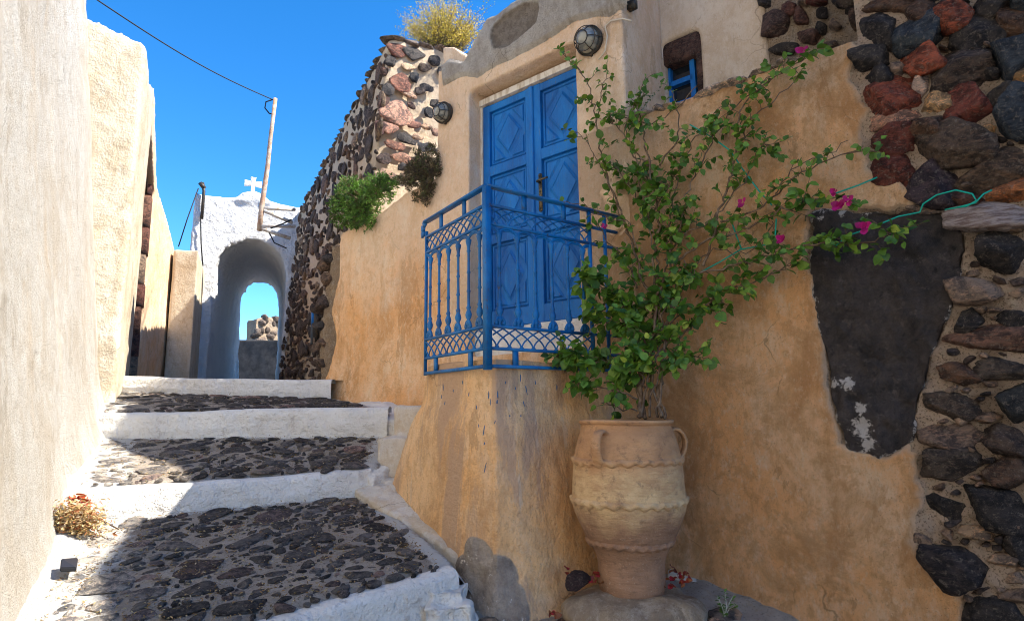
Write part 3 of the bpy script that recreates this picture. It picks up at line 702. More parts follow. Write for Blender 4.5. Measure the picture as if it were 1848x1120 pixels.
# far walls through the arch
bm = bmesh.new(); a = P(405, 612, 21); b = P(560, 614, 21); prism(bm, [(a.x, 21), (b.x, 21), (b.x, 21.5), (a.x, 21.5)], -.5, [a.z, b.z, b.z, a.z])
g = M('dark_blocks', .95, .1); MAT['darkblock'] = g.color(g.mix(g.ramp(g.noise(3, 7, .7), .3, .7), (.035, .035, .035), (.075, .07, .068)))  # shade on this wall is put into its dark colour
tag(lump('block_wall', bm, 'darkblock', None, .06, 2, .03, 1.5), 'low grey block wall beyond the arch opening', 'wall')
t = thing('ruined_house', 'small roofless stone ruin glimpsed through the arch above the grey wall', 'house', tuple(P(470, 640, 26)))
bm = bmesh.new(); a = P(446, 577, 26); b = P(462, 571, 25); c = P(530, 568, 26.5)
prism(bm, [(a.x, a.y), (b.x, b.y), (c.x, c.y), (c.x, 30), (a.x, 30)], 0, [a.z, b.z, c.z, c.z, a.z]); lump('wall', bm, 'mortar', t, .09, 1, .1, 1.4)
acc = Acc(); r = np.random.default_rng(4)
for k in range(70):
    q = r.random(); z = r.uniform(.3, 4.0); p = Vector((b.x + (c.x-b.x)*q, b.y + (c.y-b.y)*q, 0)); p.z = z
    rock(acc, p, (.25*r.uniform(.5, 1.2), 0, 0), (0, .12, 0), (0, 0, .14), np.array((.22, .18, .15))*r.uniform(.4, 1.4), 2, 7, .15)
acc.build('stones', 'rock', t)
# ============================================================ RIGHT SIDE
def wu(px, py=300): return W.hit(px, py)[0]
# ---- terrace wall
t = thing('terrace_wall', 'ochre plastered terrace wall between the stone house and the blue door house', 'wall', W.pt(wu(700), 0)[:])
uL = wu(603, 430); uR = W.hit(800, 300)[0]
prof = [(W.hit(584, 690)[0]-.02, -1.2), (W.hit(586, 690)[0], W.hit(586, 690)[1]), (W.hit(606, 610)[0], W.hit(602, 610)[1]), (W.hit(596, 560)[0], W.hit(600, 560)[1]), (W.hit(612, 500)[0], W.hit(606, 500)[1]), (W.hit(612, 440)[0], W.hit(612, 440)[1]), (W.hit(616, 421)[0], W.hit(616, 421)[1]),
        (W.hit(665, 400)[0], W.hit(665, 400)[1]), (W.hit(725, 350)[0], W.hit(725, 350)[1]), (W.hit(792, 318)[0], W.hit(792, 318)[1]), (uR+.1, W.hit(800, 310)[1]), (uR+.1, -1.2)]
bm = bmesh.new(); slab(bm, W, prof, 0, -.42)
# swelling toe where it meets the steps
toe = [(W.hit(573, 700)[0], -.6), (W.hit(575, 680)[0], .05), (W.hit(640, 735)[0], -.02), (W.hit(740, 740)[0], .0), (W.hit(760, 700)[0]+.3, -.9)]
def tb(co):
    z = co[:, 2]; return .16*np.exp(-np.clip(z+.25, 0, 9)/.22)
lump('wall', bm, 'ochre', t, .024, 6, .02, 1.8, dis=tb, fine=.004)
bm = bmesh.new(); slab(bm, W, [W.hit(*q) for q in ((568, 700), (566, 600), (578, 520), (590, 440), (640, 440), (640, 700))], -.07, -.4); lump('end_mortar', bm, 'mortar', t, .022, 3, .03, 5, fine=.012)
acc = Acc()      # rubble showing at its broken end
for (px, py, rx, ry) in [(594, 505, 12, 17), (590, 548, 13, 15), (586, 480, 12, 13), (582, 590, 12, 12), (578, 625, 12, 14), (583, 655, 13, 12), (598, 466, 9, 10), (576, 560, 9, 10), (590, 620, 8, 10)]:
    p = W.at(px, py, -.10); k = p.y/1100
    rock(acc, p, UW*rx*k*1.3, Vector((0, 0, ry*k)), NW*.10, np.array(random.choice([(.13, .10, .085), (.20, .14, .10), (.08, .075, .075)])), 2.5, 8, .15)
acc.build('end_rubble', 'rock', t)

# ---- blue door house
house = thing('blue_door_house', 'peach plastered house front with deep doorway and rough cement parapet', 'house', W.pt(wu(950), 0)[:])
h0 = .0
uA = W.hit(789, 200)[0]; uB = W.hit(846, 300)[0]; uC = W.hit(1039, 200)[0]; uD = W.hit(1126, 100)[0]
zl = (W.hit(847, 166)[1] + W.hit(1030, 76)[1])/2
zr = W.hit(797, 120)[1]; zr0 = W.hit(847, 92)[1]; zp = W.hit(877, 36)[1]; 
ztopR = W.hit(970, -4)[1]
bm = bmesh.new()
slab(bm, W, [(uA, -1), (uA, zr-.02), (uB, W.hit(847, 112)[1]), (uB, -1)], 0, -.5)
slab(bm, W, [(uC, -1), (uC, ztopR+.1), (uD, ztopR+.1), (uD, -1)], 0, -.62)
slab(bm, W, [(uB-.1, zl), (uB-.1, W.hit(845, 115)[1]), (W.hit(856, 85)[0], W.hit(856, 85)[1]), (W.hit(877, 37)[0], zp), (W.hit(905, 22)[0], W.hit(905, 20)[1]), (W.hit(935, 2)[0], W.hit(935, 2)[1]), (W.hit(972, -18)[0], ztopR+.1), (uC+.1, ztopR+.1), (uC+.1, zl)], 0, -.5)
zfl = .42
slab(bm, W, [(uB-.1, -1), (uB-.1, zfl), (uC+.1, zfl), (uC+.1, -1)], .0, -.5)
# merlon at the left end
slab(bm, W, [(W.hit(795, 130)[0], zr-.2), (W.hit(795, 82)[0], W.hit(795, 82)[1]), (W.hit(812, 80)[0], W.hit(812, 80)[1]), (W.hit(838, 97)[0], W.hit(838, 98)[1]), (W.hit(845, 120)[0], W.hit(845, 120)[1]-.1)], -.03, -.34)
# body behind
b0 = W.pt(uA+.02, 0, -.45); b1 = W.pt(uD, 0, -.45)
slab(bm, W, [(uA+.02, -1), (uA+.02, 1.85), (uB+.35, 1.85), (uB+.45, 2.7), (uD, 2.75), (uD, -1)], -.45, -1.9)
# wing wall to the right with falling top
wing = [(0, W.hit(1125, 36)[1]), (-.12, W.hit(1160, 22)[1])]
f2 = Frame(W.pt(uD, 0), NW*-1, UW)          # side face looking along +U
wp = [(0, -1), (0, ztopR+.1), (.08, ztopR+.1), (.16, f2.hit(1152, 20)[1]), (.30, f2.hit(1180, 50)[1]), (.46, f2.hit(1197, 85)[1]), (.62, f2.hit(1206, 118)[1]), (.72, -1)]
slab(bm, f2, wp, 0.0, -.2)
lump('wall', bm, 'cream', house, .020, 3, .012, 1.8, fine=.0035)
# rough cement parapet skin over the door, with a bare oval patch
zc = (W.hit(1010, 60)[1])
pl = [W.hit(*q) for q in ((802, 150), (797, 120), (812, 108), (838, 112), (850, 92), (862, 70), (879, 36), (935, 2), (972, -18), (1060, -60), (1150, -90), (1128, 10), (1100, 26), (1060, 34), (1030, 42), (985, 72), (930, 100), (880, 128), (862, 140), (830, 140))]
u0, z0 = np.min(pl, 0); u1, z1 = np.max(pl, 0); st = .014
uu, zz = np.meshgrid(np.arange(u0-.02, u1+.02, st), np.arange(z0-.02, z1+.02, st), indexing='ij'); p2 = np.stack([uu.ravel(), zz.ravel()], 1)
p3 = np.stack([p2[:, 0], p2[:, 1], 0*p2[:, 0]], 1)
sdv = sdpoly(p2, pl) + .03*fbm(p3, 5, 4, 2)
hh = .004 + np.clip(sdv/.03, -1, 1)*.022 + .012*fbm(p3, 6, 5, 3)+.006*fbm(p3, 25, 3, 3)
ov = [W.hit(*q) for q in ((888, 70), (893, 50), (915, 28), (950, 8), (975, 5), (980, 18), (972, 45), (945, 68), (915, 90), (895, 92))]
so_ = sdpoly(p2, ov) + .015*fbm(p3, 7, 3, 5); hh = hh - .018*np.clip(so_/.02, 0, 1) + .010*np.exp(-(so_/.03)**2)
V = np.array([W.pt(a, b, h)[:] for (a, b), h in zip(p2, hh)])
g = M('parapet_render', .95, .1); at = g.attr('patch', 'Fac')
pc = plaster_col(g, (.64, .57, .48), (.72, .66, .58), (.46, .38, .30), (.78, .75, .70), .5); gc = g.mix(g.ramp(g.noise(18, 7, .7), .4, .6), (.36, .30, .24), (.27, .22, .17))
g.bump(g.noise(28, 7, .75), .03); g.bump(g.noise(110, 5, .7), .008); g.color(g.mix(at, pc, gc)); MAT['parapet'] = g.m
grid_mesh('parapet_render', V, uu.shape[0], uu.shape[1], 'parapet', house, {'patch': np.clip(so_/.01, 0, 1)}, keep=sdv > -.02)

# ---- door in its recess
D = Frame(W.pt(0, 0, -.175), UW, NW)
dl, zt_ = D.hit(874, 196); dm = D.hit(966, 300)[0]; zt2_ = D.hit(1030, 126)[1]; zb1 = D.hit(895, 592)[1]
dr = dm + (dm-dl); ztd = (zt_+zt2_)/2
frame = Acc()
g = M('pale_wood', .8, .2); MAT['palewood'] = g.color(g.mix(g.ramp(g.noise(20, 6, .7, (1, 1, .2)), .45, .65), (.66, .62, .56), (.45, .38, .30)))
frame.bar(D.pt(dl-.05, ztd+.03, .01), D.pt(dr+.05, ztd+.03, .01), .07, .055, (0, 0, 1)); frame.bar(D.pt(dl-.018, zfl, 0), D.pt(dl-.018, ztd, 0), .034, .05, NW)
frame.bar(D.pt(dr+.02, zfl, 0), D.pt(dr+.02, ztd, 0), .034, .05, NW)
frame.build('door_frame', 'palewood', house, smooth=False)
zb_ = zb1
def leaf(u0, u1, handle):
    a = Acc(); q = .004; u0 += q; u1 -= q
    st_ = .075; zr_ = [zb_, zb_+.10]; Hh = ztd - zb_
    a.bar(D.pt(u0+st_/2, zb_, 0), D.pt(u0+st_/2, ztd-.01, 0), st_, .045, NW, bev=.004); a.bar(D.pt(u1-st_/2, zb_, 0), D.pt(u1-st_/2, ztd-.01, 0), st_, .045, NW, bev=.004)
    rails = [(zb_, zb_+.12*Hh/1.7), (zb_+.36*Hh, zb_+.40*Hh), (zb_+.665*Hh, zb_+.71*Hh), (ztd-.075, ztd-.01)]
    for (z0, z1) in rails: a.bar(D.pt(u0+st_, (z0+z1)/2, -.0015), D.pt(u1-st_, (z0+z1)/2, -.0015), (z1-z0), .042, NW, bev=.004)
    o = a.build('door_leaf', 'doorblue', house, smooth=False)
    for i in range(3):
        z0 = rails[i][1]; z1 = rails[i+1][0]; ua = u0+st_; ub = u1-st_; uc = (ua+ub)/2; zc_ = (z0+z1)/2; b = Acc()
        b.bar(D.pt(uc, z0, -.018), D.pt(uc, z1, -.018), ub-ua, .016, NW)
        # bolection frame
        e = .022; x0, x1, y0, y1 = ua+e, ub-e, z0+e, z1-e
        for A_, B_ in (((x0, y0), (x1, y0)), ((x1, y0), (x1, y1)), ((x1, y1), (x0, y1)), ((x0, y1), (x0, y0))):
            b.bar(D.pt(*A_, -.006), D.pt(*B_, -.006), .018, .020, NW, bev=.006)
        # raised diamond with a bevelled field, and its four corner triangles
        di = .035; X0, X1, Y0, Y1 = x0+di, x1-di, y0+di*1.2, y1-di*1.2
        dia = [(uc, Y0), (X1, zc_), (uc, Y1), (X0, zc_)]
        inn = [(uc + (x-uc)*.78, zc_ + (y-zc_)*.84) for x, y in dia]
        vs = [D.pt(*p, -.010)[:] for p in dia] + [D.pt(*p, .006)[:] for p in inn]
        b.add(vs, [(0, 1, 5, 4), (1, 2, 6, 5), (2, 3, 7, 6), (3, 0, 4, 7), (4, 5, 6, 7)])
        for A_, B_ in ((0, 1), (1, 2), (2, 3), (3, 0)): b.bar(D.pt(*inn[A_], .0055), D.pt(*inn[B_], .0055), .006, .008, NW)
        for sx, sy in ((-1, -1), (1, -1), (1, 1), (-1, 1)):
            cx_ = x0+.018 if sx < 0 else x1-.018; cy_ = y0+.018 if sy < 0 else y1-.018
            tr = [(cx_, cy_), (uc - (-sx)*.03*0 + sx*.03, cy_), (cx_, zc_ + sy*.05)]
            vs = [D.pt(*p, -.010)[:] for p in tr] + [D.pt(cx_+(p[0]-cx_)*.75 - sx*.006, cy_+(p[1]-cy_)*.78 - sy*.008, .002)[:] for p in tr]
            b.add(vs, [(0, 1, 4, 3), (1, 2, 5, 4), (2, 0, 3, 5), (3, 4, 5)])
        b.build('panel', 'doorblue', o, smooth=False)
    return o
lf = leaf(dl, dm, 0); rf = leaf(dm, dr, 1)
a = Acc(); a.bar(D.pt(dm-.012, zb_, .028), D.pt(dm-.012, ztd-.015, .028), .045, .024, NW, bev=.006); a.build('astragal', 'doorblue', lf, smooth=False)
a = Acc(); u, z = D.hit(979, 335); zz1 = D.hit(979, 318)[1]; zz0 = D.hit(979, 380)[1]
a.bar(D.pt(u, zz0, .027), D.pt(u, zz1, .027), .036, .008, NW, bev=.003); a.lathe(D.pt(u, zz1, .027), [(.018, -.004), (.018, .004)], 12, NW); a.lathe(D.pt(u, zz0, .027), [(.018, -.004), (.018, .004)], 12, NW)
u2, z2 = D.hit(976, 332); a.tube([D.pt(u, z2, .03), D.pt(u, z2, .07), D.pt(u+.03, z2, .08), D.pt(u+.11, z2+.004, .075)], [.012, .011, .009, .008], 8)
a.lathe(D.pt(u, z2-.075, .032), [(.009, 0), (.009, .006), (.004, .007)], 10, NW)
a.build('door_handle', 'brass', rf)
# door step of worn white stone
bm = bmesh.new(); slab(bm, D, [(dl-.05, -.3), (dl-.05, zb_-.012), (dr+.05, zb_-.012), (dr+.05, -.3)], .10, -.25)
lump('threshold', bm, 'white', house, .02, 3, .01, 4)
# dark room behind is closed by the leaves; small unseen back panel added to keep light out
a = Acc(); a.bar(D.pt((dl+dr)/2, zb_-.1, -.06), D.pt((dl+dr)/2, ztd+.1, -.06), dr-dl+.2, .02, NW); a.build('door_lining', 'darkmetal', house)

# ---- landing under the railing
RC = Vector((-.142, 3.466, 0)); Rl = Vector((-.594, 4.154, 0)); Rr_ = Vector((.73, 4.1, 0))
land = thing('door_landing', 'raised stained ochre plaster landing with rounded corner under the blue railing', 'landing', (.0, 4.0, -1.1))
rail_zb = Z(880, 660, RC.y); rail_zt = Z(878, 335, RC.y)
zTop = rail_zb + .055
top = [(-.60, 4.22), (-.50, 4.04), (-.33, 3.78), (-.20, 3.60), (-.10, 3.515), (-.01, 3.575), (.09, 3.66), (.32, 3.83), (.60, 4.03), (.88, 4.25), (.8, 4.75), (-.44, 5.30), (-.47, 4.8)]
bot = [(-.98, 4.50), (-.74, 4.18), (-.48, 3.82), (-.28, 3.55), (-.10, 3.40), (.06, 3.43), (.20, 3.52), (.40, 3.69), (.63, 3.88), (.90, 4.12), (.8, 4.75), (-.44, 5.30), (-.8, 4.9)]
bm = bmesh.new(); lv = [(-1.6, 1.15), (-1.0, .92), (-.55, .70), (-.1, .30), (zTop-.25, .05), (zTop, 0)]
rings = [[bm.verts.new((x0+(x1-x0)*k, y0+(y1-y0)*k, z)) for (x0, y0), (x1, y1) in zip(top, bot)] for z, k in lv]
for a_, b_ in zip(rings[:-1], rings[1:]):
    for i in range(len(top)): bm.faces.new((a_[i], a_[(i+1) % len(top)], b_[(i+1) % len(top)], b_[i]))
bm.faces.new(rings[0][::-1]); bm.faces.new(rings[-1])
def lb(co):
    return .025*fbm(co*np.array([1, 1, .5]), 1.6, 3, 31) + .05*np.exp(-np.clip(co[:, 2]+1.12, 0, 9)/.10)
g = M('landing_plaster', .92, .15)
c = plaster_col(g, (.78, .45, .20), (.78, .52, .29), (.50, .29, .14), (.72, .53, .35), .5)
c = g.mix(g.math('MULTIPLY', g.ramp(g.noise(3.5, 7, .7, (1, 1, .16), .3), .50, .62), .8), c, (.46, .31, .21))
c = g.mix(g.math('MULTIPLY', g.ramp(g.noise(7, 8, .75, (1, 1, .14), .3), .68, .74), .5), c, (.66, .52, .38))
g.bump(g.noise(5, 6, .6, (1, 1, .4)), .016); g.bump(g.noise(55, 5, .65), .006); sc_ = g.mix(g.ramp(g.noise(9, 8, .75), .3, .7), (.20, .165, .14), (.36, .31, .26)); sc_ = g.mix(g.ramp(g.noise(13, 9, .8), .66, .72), sc_, (.62, .58, .54)); c = g.mix(g.ramp(g.attr('Col', 'Fac'), .26, .33), c, sc_); MAT['landing'] = g.color(c)
def smear(co):
    v = np.zeros(len(co))
    for (px, py, Y, rr) in ((858, 1012, 3.50, .13), (885, 1050, 3.44, .15), (850, 1062, 3.46, .14), (905, 1100, 3.42, .16), (865, 1110, 3.42, .16), (830, 1030, 3.56, .10)):
        v = np.maximum(v, 1.25 - np.linalg.norm(co-np.array(P(px, py, Y)[:]), axis=1)/rr)
    v = np.clip(v + .22*fbm(co, 7, 5, 71), 0, 1); return np.stack([v, v, v], 1)
lb0 = lb
def lb(co): k = np.clip((smear(co)[:, 0]-.25)/.12, 0, 1); return lb0(co) + k*(.006 + .022*fbm(co, 12, 5, 12))
lump('base', bm, 'landing', land, .016, 5, .018, 1.6, dis=lb, color=smear, fine=.005)
# blue paint drips
r = np.random.default_rng(12)
LW = bpy.data.objects['base']
dg = bpy.context.evaluated_depsgraph_get(); dg.update()
for (px, py, L) in [(800, 700, 12), (797, 715, 8), (803, 726, 7), (846, 712, 9), (860, 735, 7), (885, 725, 12), (939, 683, 13), (950, 703, 16), (945, 728, 12), (898, 712, 12), (897, 724, 7), (882, 712, 12), (873, 778, 20), (874, 800, 6), (876, 842, 18), (920, 750, 4), (893, 762, 6), (940, 750, 4), (1120, 705, 8), (864, 768, 5), (818, 705, 5), (1005, 700, 9), (835, 690, 6), (912, 690, 5), (966, 690, 7), (930, 700, 5)]:
    d = ray(px, py).normalized(); hit = LW.ray_cast(LW.matrix_world.inverted() @ Vector((0, 0, 0)), d)
    if not hit[0]: continue
    p = LW.matrix_world @ hit[1]; nn = hit[2].normalized(); k = p.y/1100; sx = nn.cross(Vector((0, 0, 1))).normalized(); sz = sx.cross(nn).normalized()
    acc = Acc(); rock(acc, p + nn*.0, (sx + sz*r.normal()*.3)*1.15*k, (sz + sx*r.normal()*.12)*L*k*.55, nn*.002, np.array((.01, .08, .2)), 2, 2, .3); acc.build('paint_drip', 'drip', land)
# whitewashed skirt, broken lumps at the foot
skirt = thing('stair_plinth', 'low stepped pale plaster plinth edging the stairs below the landing', 'plinth', tuple(P(700, 870, 4.5)))
bm = bmesh.new()
def blk(px0, px1, py, Y, Yb, zb):
    a = P(px0, py, Y); b = P(px1, py, Y); prism(bm, [(a.x, Y), (b.x, Y-.04), (b.x+.25, Yb), (a.x+.0, Yb)], zb, (a.z+b.z)/2)
blk(712, 775, 733, 4.70, 5.3, -1); blk(678, 745, 788, 4.56, 5.1, -1.0)
g = M('limed_plaster', .9, .15); c = plaster_col(g, (.68, .60, .49), (.72, .67, .60), (.60, .47, .32), (.76, .74, .70), .4); g.bump(g.noise(10, 7, .7), .012); g.bump(g.noise(60, 6, .7), .005); MAT['limed'] = g.color(c)
lump('blocks', bm, 'limed', skirt, .018, 5, .025, 4, fine=.005)
# curb of plaster running along the foot of the landing, thinning out towards the jar
bm = bmesh.new(); pts = [(660, 872, 4.42, .13), (680, 890, 4.28, .12), (740, 930, 4.02, .09), (800, 970, 3.78, .08), (850, 1000, 3.62, .08), (905, 1050, 3.50, .09), (960, 1072, 3.50, .08), (1020, 1072, 3.62, .07)]
for i in range(len(pts)-1):
    a = P(*pts[i][:3]); b = P(*pts[i+1][:3]); d = (b-a); d.z = 0; d.normalize(); nn = Vector((-d.y, d.x, 0)); nn = nn if nn.y > 0 else -nn
    w0, w1 = pts[i][3], pts[i+1][3]; a2 = a - d*.02; b2 = b + d*.02
    q = [a2 - nn*w0*.6, b2 - nn*w1*.6, b2 + nn*.30, a2 + nn*.30]
    prism(bm, [v[:2] for v in q], -1.4, [a.z-.02, b.z-.02, b.z+.07, a.z+.07])
lump('curb', bm, 'limed', skirt, .016, 4, .035, 6, fine=.014)
bm = bmesh.new()          # broken white end of the lowest riser
for (px, py, Y, rx, ry, rz) in [(812, 1078, 3.32, .09, .09, .13), (828, 1100, 3.27, .08, .09, .12), (800, 1110, 3.24, .09, .09, .15)]:
    c = P(px, py, Y); prism(bm, [(c.x-rx, c.y-ry), (c.x+rx*.8, c.y-ry*.7), (c.x+rx, c.y+ry), (c.x-rx*.9, c.y+ry*.9)], c.z-.3, c.z+rz*.4)
lump('broken_end', bm, 'white', skirt, .014, 2, .05, 7, fine=.022)
# whitewashed shoulder where the second riser meets the terrace wall, and where the third meets the plinth
bm = bmesh.new(); a = P(622, 744, 5.02); b = P(712, 752, 4.96); e = W.at(598, 735, .0); f_ = W.at(720, 760, 0)
prism(bm, [(a.x, 5.03), (b.x+.02, 5.0), (f_.x, f_.y+.15), (e.x, e.y+.1)], -.6, [a.z+.0, b.z-.02, a.z+.10, a.z+.12])
lump('riser_shoulder', bm, 'white', skirt, .02, 9, .03, 5, fine=.008)
bm = bmesh.new(); a = P(648, 852, 4.45); b = P(676, 866, 4.42); prism(bm, [(a.x, 4.47), (b.x, 4.38), (b.x+.14, 4.7), (a.x+.05, 4.8)], -.9, [a.z+.01, b.z, b.z+.16, a.z+.10])
lump('riser_end', bm, 'white', skirt, .016, 5, .03, 6, fine=.014)
# pale skirting along the foot of the ochre wall right of the jar
bsk = bmesh.new(); pts = [(1205, 1028), (1250, 1046), (1300, 1076), (1350, 1106), (1400, 1134), (1470, 1175)]
for i in range(len(pts)-1):
    a = W.hit(*pts[i], .05); b = W.hit(*pts[i+1], .05); slab(bsk, W, [(a[0]-.01, a[1]-.3), (a[0]-.01, a[1]), (b[0]+.01, b[1]), (b[0]+.01, b[1]-.3)], .055, -.1)
# ---- right wall: plaster, mortar and rock
wall = thing('rubble_garden_wall', 'ochre plastered wall with broken edge exposing dark and red volcanic rocks', 'wall', W.pt(-.5, 0)[:])
z_ledge = (W.hit(1145, 212)[1] + W.hit(1525, 64)[1])/2
uStart = W.hit(1125, 500)[0]; uLe = W.hit(1545, 60)[0]; uEnd = 1.9
PLW = [(900, 240), (1140, 190), (1390, 90), (1528, 40), (1545, 90), (1535, 130), (1562, 195), (1556, 260), (1574, 300), (1640, 342), (1643, 368), (1600, 376), (1540, 370), (1500, 384), (1458, 378), (1458, 470), (1480, 560), (1486, 650), (1515, 800), (1535, 816), (1595, 820), (1640, 803), (1654, 818), (1660, 870), (1672, 905), (1655, 930), (1650, 990), (1690, 1040), (1738, 1072), (1745, 1130), (1760, 1500), (900, 1500)]
poly = [W.hit(*q) for q in PLW]
lump('wall_skirting', bsk, 'limed', wall, .014, 4, .02, 7, fine=.008)
st = .013
us = np.arange(uC+.012, uEnd, st)
ztopf = np.where(us < uLe, z_ledge-.03, 5.0)
us_i = np.searchsorted(us, uLe)
SLAB = [W.hit(*q) for q in ((1466, 388), (1500, 378), (1560, 384), (1640, 372), (1700, 385), (1738, 412), (1742, 440), (1736, 480), (1722, 540), (1708, 575), (1692, 610), (1678, 660), (1660, 740), (1648, 792), (1625, 812), (1585, 822), (1530, 812), (1518, 790), (1495, 700), (1482, 610), (1474, 560), (1462, 480))]
def ragged(poly, step=.03, amp=.014, seed=5):
    out = []; n = len(poly)
    for i in range(n):
        a, b = poly[i], poly[(i+1) % n]; L = math.hypot(b[0]-a[0], b[1]-a[1]); m_ = max(1, int(L/step))
        for k in range(m_): out.append((a[0]+(b[0]-a[0])*k/m_, a[1]+(b[1]-a[1])*k/m_))
    o = np.array(out); q = np.stack([o[:, 0], o[:, 1], o[:, 0]*0], 1)
    o[:, 0] += amp*fbm(q, 9, 4, seed)*1.6; o[:, 1] += amp*fbm(q, 9, 4, seed+9)*1.6
    return [tuple(v) for v in o]
SLAB = ragged(SLAB)
def hfield(us, zs, hfix=None):
    uu, zz = np.meshgrid(us, zs, indexing='ij'); p2 = np.stack([uu.ravel(), zz.ravel()], 1); p3 = np.stack([p2[:, 0], p2[:, 1], 0*p2[:, 0]+3.3], 1)
    s = sdpoly(p2, poly) + .030*fbm(p3, 9, 4, 12) + .016*fbm(p3, 30, 3, 13)
    k = np.clip(s/.012, -1, 1)*.5+.5
    hm = -.030 + .055*fbm(p3, 6, 4, 14) + .022*fbm(p3, 20, 4, 15)
    hp = .012*fbm(p3, 1.5, 4, 16) + .004*fbm(p3, 9, 3, 17) + .004*np.exp(-np.clip(s, 0, 1)/.03)
    h = hm*(1-k) + hp*k
    h = h - .16*np.clip((sdpoly(p2, SLAB)-.012)/.02, 0, 1)
    h = h + .012*k*np.exp(-np.clip(p2[:, 0]-uC, 0, 9)/.5)
    # gentle toe at the ground
    h = h + .10*np.exp(-np.clip(p2[:, 1]+1.25, 0, 9)/.10)*k
    return uu, zz, p2, s, h
g = M('wall_surface', .94, .12); mk = g.ramp(g.math('ADD', g.attr('plaster', 'Fac'), g.math('MULTIPLY', g.math('SUBTRACT', g.noise(60, 5, .7), .5), .25)), .45, .55)
ed = g.ramp(g.attr('edge', 'Fac'), .0, 1.0)
pc = plaster_col(g, (.87, .465, .205), (.88, .58, .34), (.56, .28, .115), (.88, .70, .50), .5)
pc = g.mix(g.math('MULTIPLY', g.ramp(g.noise(2.1, 9, .75, dist=.6), .50, .72), .7), pc, (.50, .27, .115))
sx = g.t.nodes.new('ShaderNodeSeparateXYZ'); g.link(g.tc.outputs['Object'], sx.inputs[0])
fx = g.math('MULTIPLY', g.math('SUBTRACT', 1.35, sx.outputs[0]), 1.1)
fz = g.math('ADD', g.math('MULTIPLY', g.math('SUBTRACT', sx.outputs[2], .25), .8), g.math('MULTIPLY', g.math('SUBTRACT', g.noise(1.8, 6, .65), .5), 1.1))
hi = plaster_col(g, (.76, .53, .35), (.79, .59, .41), (.64, .43, .26), (.82, .69, .55), .4)
pc = g.mix(g.ramp(g.math('MULTIPLY', g.math('MINIMUM', g.math('MAXIMUM', fx, 0.0), 1.0), fz), .15, .8), pc, hi)
pc = g.mix(g.math('MULTIPLY', ed, .6), pc, (.66, .56, .45))
mc = g.mix(g.ramp(g.noise(4, 7, .65), .35, .68), (.58, .44, .33), (.44, .33, .25)); mc = g.mix(g.math('MULTIPLY', g.ramp(g.noise(14, 8, .75), .52, .66), .7), mc, (.52, .43, .33)); mc = g.mix(g.math('MULTIPLY', g.ramp(g.noise(90, 4, .7), .58, .66), .7), mc, (.12, .09, .06))
g.color(g.mix(mk, mc, pc)); g.bump(g.noise(9, 7, .7), .012); g.bump(g.noise(60, 6, .7), .006); g.bump(g.noise(240, 3, .6), .0015); MAT['wallsurf'] = g.m
def wall_part(name, us, zs):
    uu, zz, p2, s, h = hfield(us, zs)
    V = np.array(W.o[:])[None] + np.outer(p2[:, 0], UW[:]) + np.outer(h, NW[:]); V[:, 2] += p2[:, 1]
    return grid_mesh(name, V, uu.shape[0], uu.shape[1], 'wallsurf', wall, {'plaster': np.clip(s/.02, -1, 1)*.5+.5, 'edge': np.exp(-(np.clip(s, 0, 9)/.018)**2)*(s > -.01)})
wall_part('lower_face', us, np.arange(-1.7, z_ledge-.02, st))
wall_part('upper_face', np.arange(uLe, uEnd, st), np.arange(z_ledge-.033, 3.2, st))
bm = bmesh.new()      # masonry body behind the face, ledge top, and an unseen tall top shaped to shade the lane
slab(bm, W, [(uStart-.2, -1.8), (uStart-.2, z_ledge-.035), (uLe+.05, z_ledge-.035), (uLe+.05, -1.8)], -.10, -.7)
slab(bm, W, [(uLe, -1.8), (uLe, 3.75), (.6, 4.35), (6.0, 4.6), (6.0, -1.8)], -.10, -.75)
lump('core', bm, 'mortar', wall, .04, 2, .012, 2)

